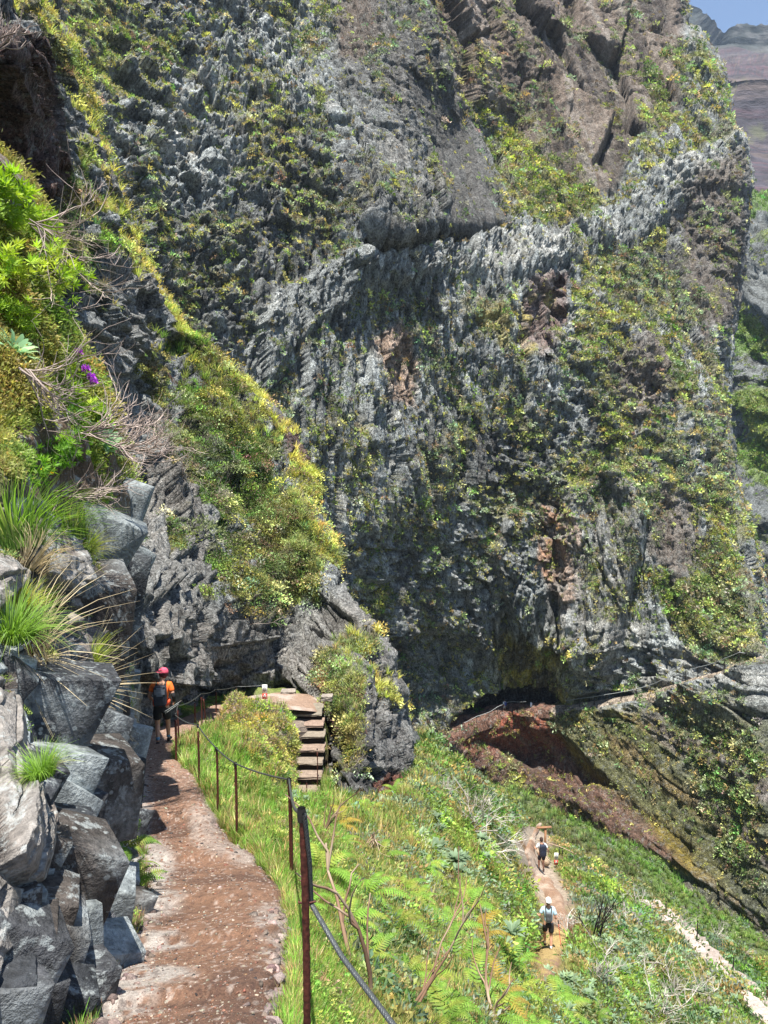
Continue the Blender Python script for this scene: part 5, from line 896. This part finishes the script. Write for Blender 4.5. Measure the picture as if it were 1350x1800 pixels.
for i, (px, py, lab) in enumerate(((300, 860, 'dead grey twigs on the rock face left of the ridge shrubs'), (370, 880, 'bare twigs poking from the middle of the ridge shrubs'), (520, 930, 'pale bare twigs near the crest corner of the ridge'), (430, 1100, 'dry twigs on the bare rock under the ridge shrubs'), (480, 1250, 'small dead twigs on the mound beside the steps'), (640, 1330, 'brown twigs at the foot of the rock fin right of the steps'), (590, 1180, 'dry twigs on the spur just above the landing'))):
    b = Vector(ground(hill if py > 1240 and px < 560 else ridge, px, py)); me = pmesh('dead_shrub', twigs(6, 300+i, (.3, -.5, .6), 1.0, .6, .012, 2, .3), (.34, .29, .25), (.2, .16, .13), i); place('dead_shrub', me, b, 1.2 if i < 4 else .7, i, lab, 'dead shrub', mat=M_twig)
# ================================================================ PEOPLE
def skinned(name, V_, E_, R_, sub=2, root=0):
    me = bpy.data.meshes.new(name); me.from_pydata([tuple(v) for v in V_], E_, []); o = bpy.data.objects.new(name, me); COL.objects.link(o)
    m = o.modifiers.new('skin', 'SKIN'); m.use_smooth_shade = True
    for i, r in enumerate(R_):
        sv = me.skin_vertices[0].data[i]; sv.radius = (r, r) if not isinstance(r, tuple) else r; sv.use_root = (i == root)
    s_ = o.modifiers.new('sub', 'SUBSURF'); s_.levels = sub; s_.render_levels = sub
    dg = bpy.context.evaluated_depsgraph_get(); dg.update(); out = bpy.data.meshes.new_from_object(o.evaluated_get(dg)); bpy.data.objects.remove(o); out.name = name
    return out
def bmjoin(name, meshes):
    bm = bmesh.new()
    for m in meshes: bm.from_mesh(m)
    out = bpy.data.meshes.new(name); bm.to_mesh(out); bm.free()
    for p in out.polygons: p.use_smooth = True
    return out
def lathe(name, prof, k=14, sx=1, sy=1, c=(0, 0, 0)):
    v = [(r*math.cos(a)*sx + c[0], r*math.sin(a)*sy + c[1], z + c[2]) for r, z in prof for a in [i*6.28318/k for i in range(k)]]
    f = [[i*k+j, i*k+(j+1) % k, (i+1)*k+(j+1) % k, (i+1)*k+j] for i in range(len(prof)-1) for j in range(k)]; me = bpy.data.meshes.new(name); me.from_pydata(v, [], f); me.update()
    for p in me.polygons: p.use_smooth = True
    return me
M_skin = plain('skin', (.50, .27, .18), .6, 0, .08, 8)
def cm(n, c, r=.85): return plain(n, c, r, 0, .22, 22, .5)
def person(px, py, d, H, rz, label, J, cloth, base=None):
    """J joints in body metres (1.75 m tall), back of the figure towards -Y"""
    e = empty('person', base if base is not None else V(px, py, d), rz); e.scale = (H/1.75,)*3; tag(e, label, 'person')
    j = {k: Vector(v) for k, v in J.items()}
    names, P_, E_, R_ = {}, [], [], []
    def add(n, p, r, par=None):
        names[n] = len(P_); P_.append(Vector(p)); R_.append(r)
        if par is not None: E_.append((names[par], names[n]))
    pel, ch, nk, hd = j['pelvis'], j['chest'], j['neck'], j['head']
    add('pelvis', pel, (.135, .10)); add('waist', pel.lerp(ch, .45), (.12, .09), 'pelvis'); add('chest', ch, (.15, .105), 'waist'); add('neckb', nk, (.075, .06), 'chest'); add('neck', nk.lerp(hd, .45), .055, 'neckb')
    add('head', hd, (.078, .092), 'neck'); add('crown', hd + (hd-nk).normalized()*.085, (.066, .08), 'head')
    for s in 'lr':
        sh, el, wr, hp, kn, an, to = [j[a + s] for a in ('sh', 'el', 'wr', 'hip', 'kn', 'an', 'toe')]
        add('sh'+s, sh, .062, 'chest'); add('ua'+s, sh.lerp(el, .5), .048, 'sh'+s); add('el'+s, el, .038, 'ua'+s); add('fa'+s, el.lerp(wr, .4), .037, 'el'+s); add('wr'+s, wr, .025, 'fa'+s)
        hn = wr + (wr-el).normalized()*.07; add('pm'+s, hn, (.042, .018), 'wr'+s)
        add('hip'+s, hp, .09, 'pelvis'); add('th'+s, hp.lerp(kn, .5), .077, 'hip'+s); add('kn'+s, kn, .054, 'th'+s); add('ca'+s, kn.lerp(an, .35), .056, 'kn'+s); add('an'+s, an, .034, 'ca'+s); add('to'+s, to, (.036, .026), 'an'+s)
    body = skinned('body', P_, E_, R_, 2); extra = []
    for s, sg in (('l', -1), ('r', 1)):
        el, wr = j['el'+s], j['wr'+s]; dr = (wr-el).normalized(); sd = dr.cross(Vector((0, 1, 0))).normalized(); fw = sd.cross(dr).normalized(); pm = wr + dr*.08
        for i, L in enumerate((.072, .080, .075, .060)):
            b = pm + fw*(.030 - .020*i); c1 = b + dr*L*.5 + sd*(-sg)*.01; c2 = c1 + (dr*.5 + sd*(-sg)*.8).normalized()*L*.5
            extra.append(skinned('f', [b - dr*.02, c1, c2], [(0, 1), (1, 2)], [.0095, .0085, .007], 1))
        t0 = wr + dr*.03 + fw*.03; extra.append(skinned('f', [t0, t0 + (dr+fw).normalized()*.035, t0 + (dr*1.2+fw*.6).normalized()*.06 - sd*sg*.012], [(0, 1), (1, 2)], [.012, .010, .008], 1))
    face = (hd-nk).normalized(); fy = Vector((0, 1, 0)); fx = Vector((1, 0, 0)); hc = hd + face*.01
    extra.append(skinned('f', [hc + fy*.085 + face*.02, hc + fy*.105 - face*.015], [(0, 1)], [.009, .014], 1))          # nose
    for sg in (-1, 1): extra.append(skinned('f', [hc + fx*sg*.075 + face*.02, hc + fx*sg*.084 - face*.025], [(0, 1)], [.014, .01], 1))  # ears
    extra.append(skinned('f', [hc + fy*.088 - face*.045 - fx*.02, hc + fy*.088 - face*.045 + fx*.02], [(0, 1)], [.008, .008], 1))   # mouth
    ob = link('body', bmjoin('body', [body] + extra), e, M_skin)
    for sg in (-1, 1): link('eye', lathe('eye', [(0, -.009), (.009, 0), (0, .009)], 6, c=tuple(hc + fy*.088 + fx*sg*.03 + face*.018)), e, M_dark)
    # shirt
    P2 = [pel + Vector((0, 0, -.02)), pel.lerp(ch, .45), ch, nk - Vector((0, 0, .015))]; R2 = [(.166, .132), (.142, .112), (.168, .125), (.085, .075)]; E2 = [(0, 1), (1, 2), (2, 3)]
    for s in 'lr':
        k = len(P2); sl = cloth.get('sleeve', .62); sh, el, wr = j['sh'+s], j['el'+s], j['wr'+s]; P2 += [sh, sh.lerp(el, sl)]; R2 += [.078, .066]; E2 += [(2, k), (k, k+1)]
    link('shirt', skinned('shirt', P2, E2, R2, 2), e, cm('cloth', cloth['shirt']))
    for s in cloth.get('long', ''):
        sh, el, wr = j['sh'+s], j['el'+s], j['wr'+s]; link('sleeve', skinned('sleeve', [sh.lerp(el, .6), el, el.lerp(wr, .93)], [(0, 1), (1, 2)], [.052, .044, .033], 2), e, cm('cloth', cloth['sleevecol']))
    # shorts
    P3_ = [pel + Vector((0, 0, .09)), pel - Vector((0, 0, .03))]; R3 = [(.145, .115), (.158, .125)]; E3 = [(0, 1)]
    for s in 'lr': k = len(P3_); hp, kn = j['hip'+s], j['kn'+s]; P3_ += [hp - Vector((0, 0, .03)), hp.lerp(kn, .78)]; R3 += [.112, .098]; E3 += [(1, k), (k, k+1)]
    link('shorts', skinned('shorts', P3_, E3, R3, 2), e, cm('cloth', cloth['shorts']))
    for s in 'lr':
        kn, an, to = j['kn'+s], j['an'+s], j['toe'+s]; link('sock', skinned('sock', [an.lerp(kn, cloth.get('sockh', .25)), an], [(0, 1)], [.048, .044], 1), e, cm('cloth', cloth['sock']))
        fd = (to-an); he = an - Vector((fd.x, fd.y, 0)).normalized()*.04 - Vector((0, 0, .045)) ; link('shoe', skinned('shoe', [he, an.lerp(to, .5) - Vector((0, 0, .012)), to + fd.normalized()*.03], [(0, 1), (1, 2)], [(.042, .05), (.048, .045), (.046, .032)], 2), e, cm('cloth', cloth['shoe']))
    up = (hd-nk).normalized(); q = up.to_track_quat('Z', 'Y').to_matrix().to_4x4(); q.translation = hd + up*.01
    hair = lathe('hair', [(0, .125), (.05, .118), (.084, .085), (.098, .03), (.092, -.03), (.07, -.075), (.0, -.06)], 14, .94, 1.06); hair.transform(Matrix.Translation((0, -.016, -.004))); hair.transform(q); link('hair', hair, e, cm('hair', cloth['hair']))
    if 'cap' in cloth:
        cp1 = lathe('cap', [(0, .142), (.05, .136), (.088, .105), (.106, .055), (.108, .035), (.1, .03)], 16, .95, 1.08); cp2 = lathe('cap', [(.02, .046), (.06, .045), (.095, .036), (.096, .030), (.03, .036)], 14, .95, 1.0, (0, .085, 0)); c = bmjoin('cap', [cp1, cp2]); c.transform(q); link('cap', c, e, cm('cloth', cloth['cap']))
    # pack: rounded shell with pocket, straps and waist belt
    if 'pack' in cloth:
        w_, h_, t_ = cloth.get('packsize', (.30, .44, .15)); c = pel.lerp(ch, .72) + Vector((0, -.125 - t_/2, .0)); ax = (ch-pel).normalized()
        bm = bmesh.new(); bmesh.ops.create_cube(bm, size=1); bmesh.ops.bevel(bm, geom=bm.edges[:], offset=.22, segments=3, affect='EDGES', profile=.6); me = bpy.data.meshes.new('backpack'); bm.to_mesh(me); bm.free(); me.transform(Matrix.Diagonal((w_, t_, h_, 1))); me.transform(Matrix.Translation(c))
        pk = link('backpack', me, e, cm('pack_cloth', cloth['pack'], .6))
        bm = bmesh.new(); bmesh.ops.create_cube(bm, size=1); bmesh.ops.bevel(bm, geom=bm.edges[:], offset=.2, segments=2, affect='EDGES'); me = bpy.data.meshes.new('pocket'); bm.to_mesh(me); bm.free(); me.transform(Matrix.Diagonal((w_*.8, t_*.5, h_*.42, 1))); me.transform(Matrix.Translation(c + Vector((0, -t_*.42, h_*cloth.get('pocketz', -.2))))); link('pocket', me, pk, cm('pack_cloth', cloth.get('pocket', cloth['pack']), .6))
        for sg in (-1, 1): link('strap', mesh_of('strap', [tube([tuple(c + Vector((sg*.09, t_*.4, h_*.42))), tuple(ch + Vector((sg*.10, -.02, .16))), tuple(ch + Vector((sg*.11, .125, .05))), tuple(pel.lerp(ch, .5) + Vector((sg*.13, .06, 0)))], .022, 6)]), pk, M_dark)
    if 'belt' in cloth:
        b = lathe('waist_belt', [(.160, -.055), (.186, -.045), (.188, .05), (.160, .06)], 18, 1.03, .90, tuple(pel + Vector((0, 0, .075)))); link('waist_belt', b, e, cm('cloth', cloth['belt']))
    return e
def pose(lf=.0, rf=.0, lz=0., rz_=0., lean=.05, elb=None, wri=None, elr=None, wrr=None, look=0.):
    J = dict(pelvis=(0, 0, .93), chest=(0, lean, 1.30), neck=(0, lean*1.15, 1.46), head=(look, lean*1.4, 1.615), shl=(-.185, lean, 1.385), shr=(.185, lean, 1.385), hipl=(-.095, 0, .88), hipr=(.095, 0, .88))
    J['ell'] = elb or (-.26, lean - .05, 1.12); J['wrl'] = wri or (-.26, lean + .12, .94); J['elr'] = elr or (.26, lean - .05, 1.12); J['wrr'] = wrr or (.25, lean + .14, .95)
    for s, f, z, sx_ in (('l', lf, lz, -1), ('r', rf, rz_, 1)):
        J['an'+s] = (sx_*.085, f, .085 + z); J['kn'+s] = (sx_*.10, f*.5 + .05 + z*.35, .48 + z*.35); tz = .03 + (0 if z < .02 else -.03); J['toe'+s] = (sx_*.105, f + .15 - (z*.3), tz + z*.35)
    return J
bk = (.015, .015, .018)
person(286, 1311, 16.4, 1.72, .12, 'hiker in orange shirt, black shorts and pink cap walking away down the red path', pose(-.10, .26, .07, 0, .06, (-.27, .02, 1.13), (-.20, .2, .99), (.27, -.02, 1.12), (.25, .16, .95), .03),
    dict(shirt=(.85, .16, .02), long='r', sleevecol=bk, shorts=bk, sock=(.12, .28, .42), sockh=.3, shoe=(.03, .025, .03), hair=(.12, .03, .03), cap=(.62, .08, .14), pack=(.025, .03, .045), pocket=(.16, .18, .22), packsize=(.28, .46, .13), pocketz=.22, belt=(.75, .09, .03)), Vector(P3(286, 1311, 16.4)) )
person(966, 1676, 24.8, 1.72, -.1, 'hiker in pale blue shirt and white cap, small dark pack, nearest on lower trail', pose(.16, -.18, 0, .02, .07, (-.30, .0, 1.15), (-.36, .24, 1.08), (.26, -.02, 1.12), (.26, .18, 1.0)),
    dict(shirt=(.42, .58, .66), sleeve=.7, shorts=bk, sock=(.7, .7, .7), sockh=.35, shoe=(.03, .03, .035), hair=(.03, .02, .018), cap=(.75, .74, .7), pack=(.09, .10, .11), packsize=(.20, .32, .09)), Vector(ground(ltp, 965, 1676)))
person(945, 1537, 38.3, 1.74, .1, 'dark haired hiker in white shirt with large dark backpack, farther along the lower trail', pose(.12, -.1, 0, .02, .05, (-.30, .02, 1.18), (-.30, .24, 1.16), (.32, -.02, 1.14), (.36, .05, .93)),
    dict(shirt=(.68, .70, .72), sleeve=.75, shorts=(.02, .02, .03), sock=(.1, .1, .1), shoe=(.04, .02, .02), hair=(.04, .018, .012), pack=(.018, .025, .05), packsize=(.34, .60, .2)), Vector(ground(ltp, 947, 1537)) + Vector((0, 0, .05)))
cb_ = Vector(cliff_pt(873, 2)) + Vector((0, -.2, .1))
person(873, 1257, 100, 1.8, .4, 'tiny distant walker in white top and blue pack on the trail inside the far cave', pose(.12, -.1), dict(shirt=(.7, .7, .72), sleeve=.8, shorts=(.45, .45, .45), sock=(.6, .6, .6), shoe=(.05, .05, .05), hair=(.03, .02, .02), pack=(.05, .08, .35), packsize=(.3, .45, .16)), cb_)
# trekking poles
def pole(a, b, label, col=None, cat='trekking pole'):
    e = empty('trekking_pole', a); tag(e, label, cat); b = b-a
    link('shaft', mesh_of('shaft', [tube([(0, 0, 0), tuple(b*.5), tuple(b)], .009, 6)]), e, col or M_rope); link('grip', mesh_of('grip', [tube([tuple(-b*.02), tuple(b*.04), tuple(b*.13)], [.014, .018, .015], 6)]), e, M_dark); link('basket', mesh_of('basket', [tube([tuple(b*.93), tuple(b*.935), tuple(b*.94)], [.01, .03, .01], 7)]), e, M_dark)
h1 = V(309, 1240, 16.25); pole(h1 + Vector((.12, 0, .10)), V(288, 1252, 16.0), 'upper of two folded trekking poles held sideways by the orange hiker'); pole(h1 + Vector((.11, .02, .06)), V(291, 1254, 16.05), 'lower of two folded trekking poles held sideways by the orange hiker')
a = V(981, 1618, 24.6); pole(a, V(986, 1664, 24.4), 'upright trekking pole in the right hand of the nearer lower hiker', M_redp)
a = V(958, 1506, 38.2); pole(a, V(968, 1517, 38.6), 'trekking pole in the right hand of the farther lower hiker')
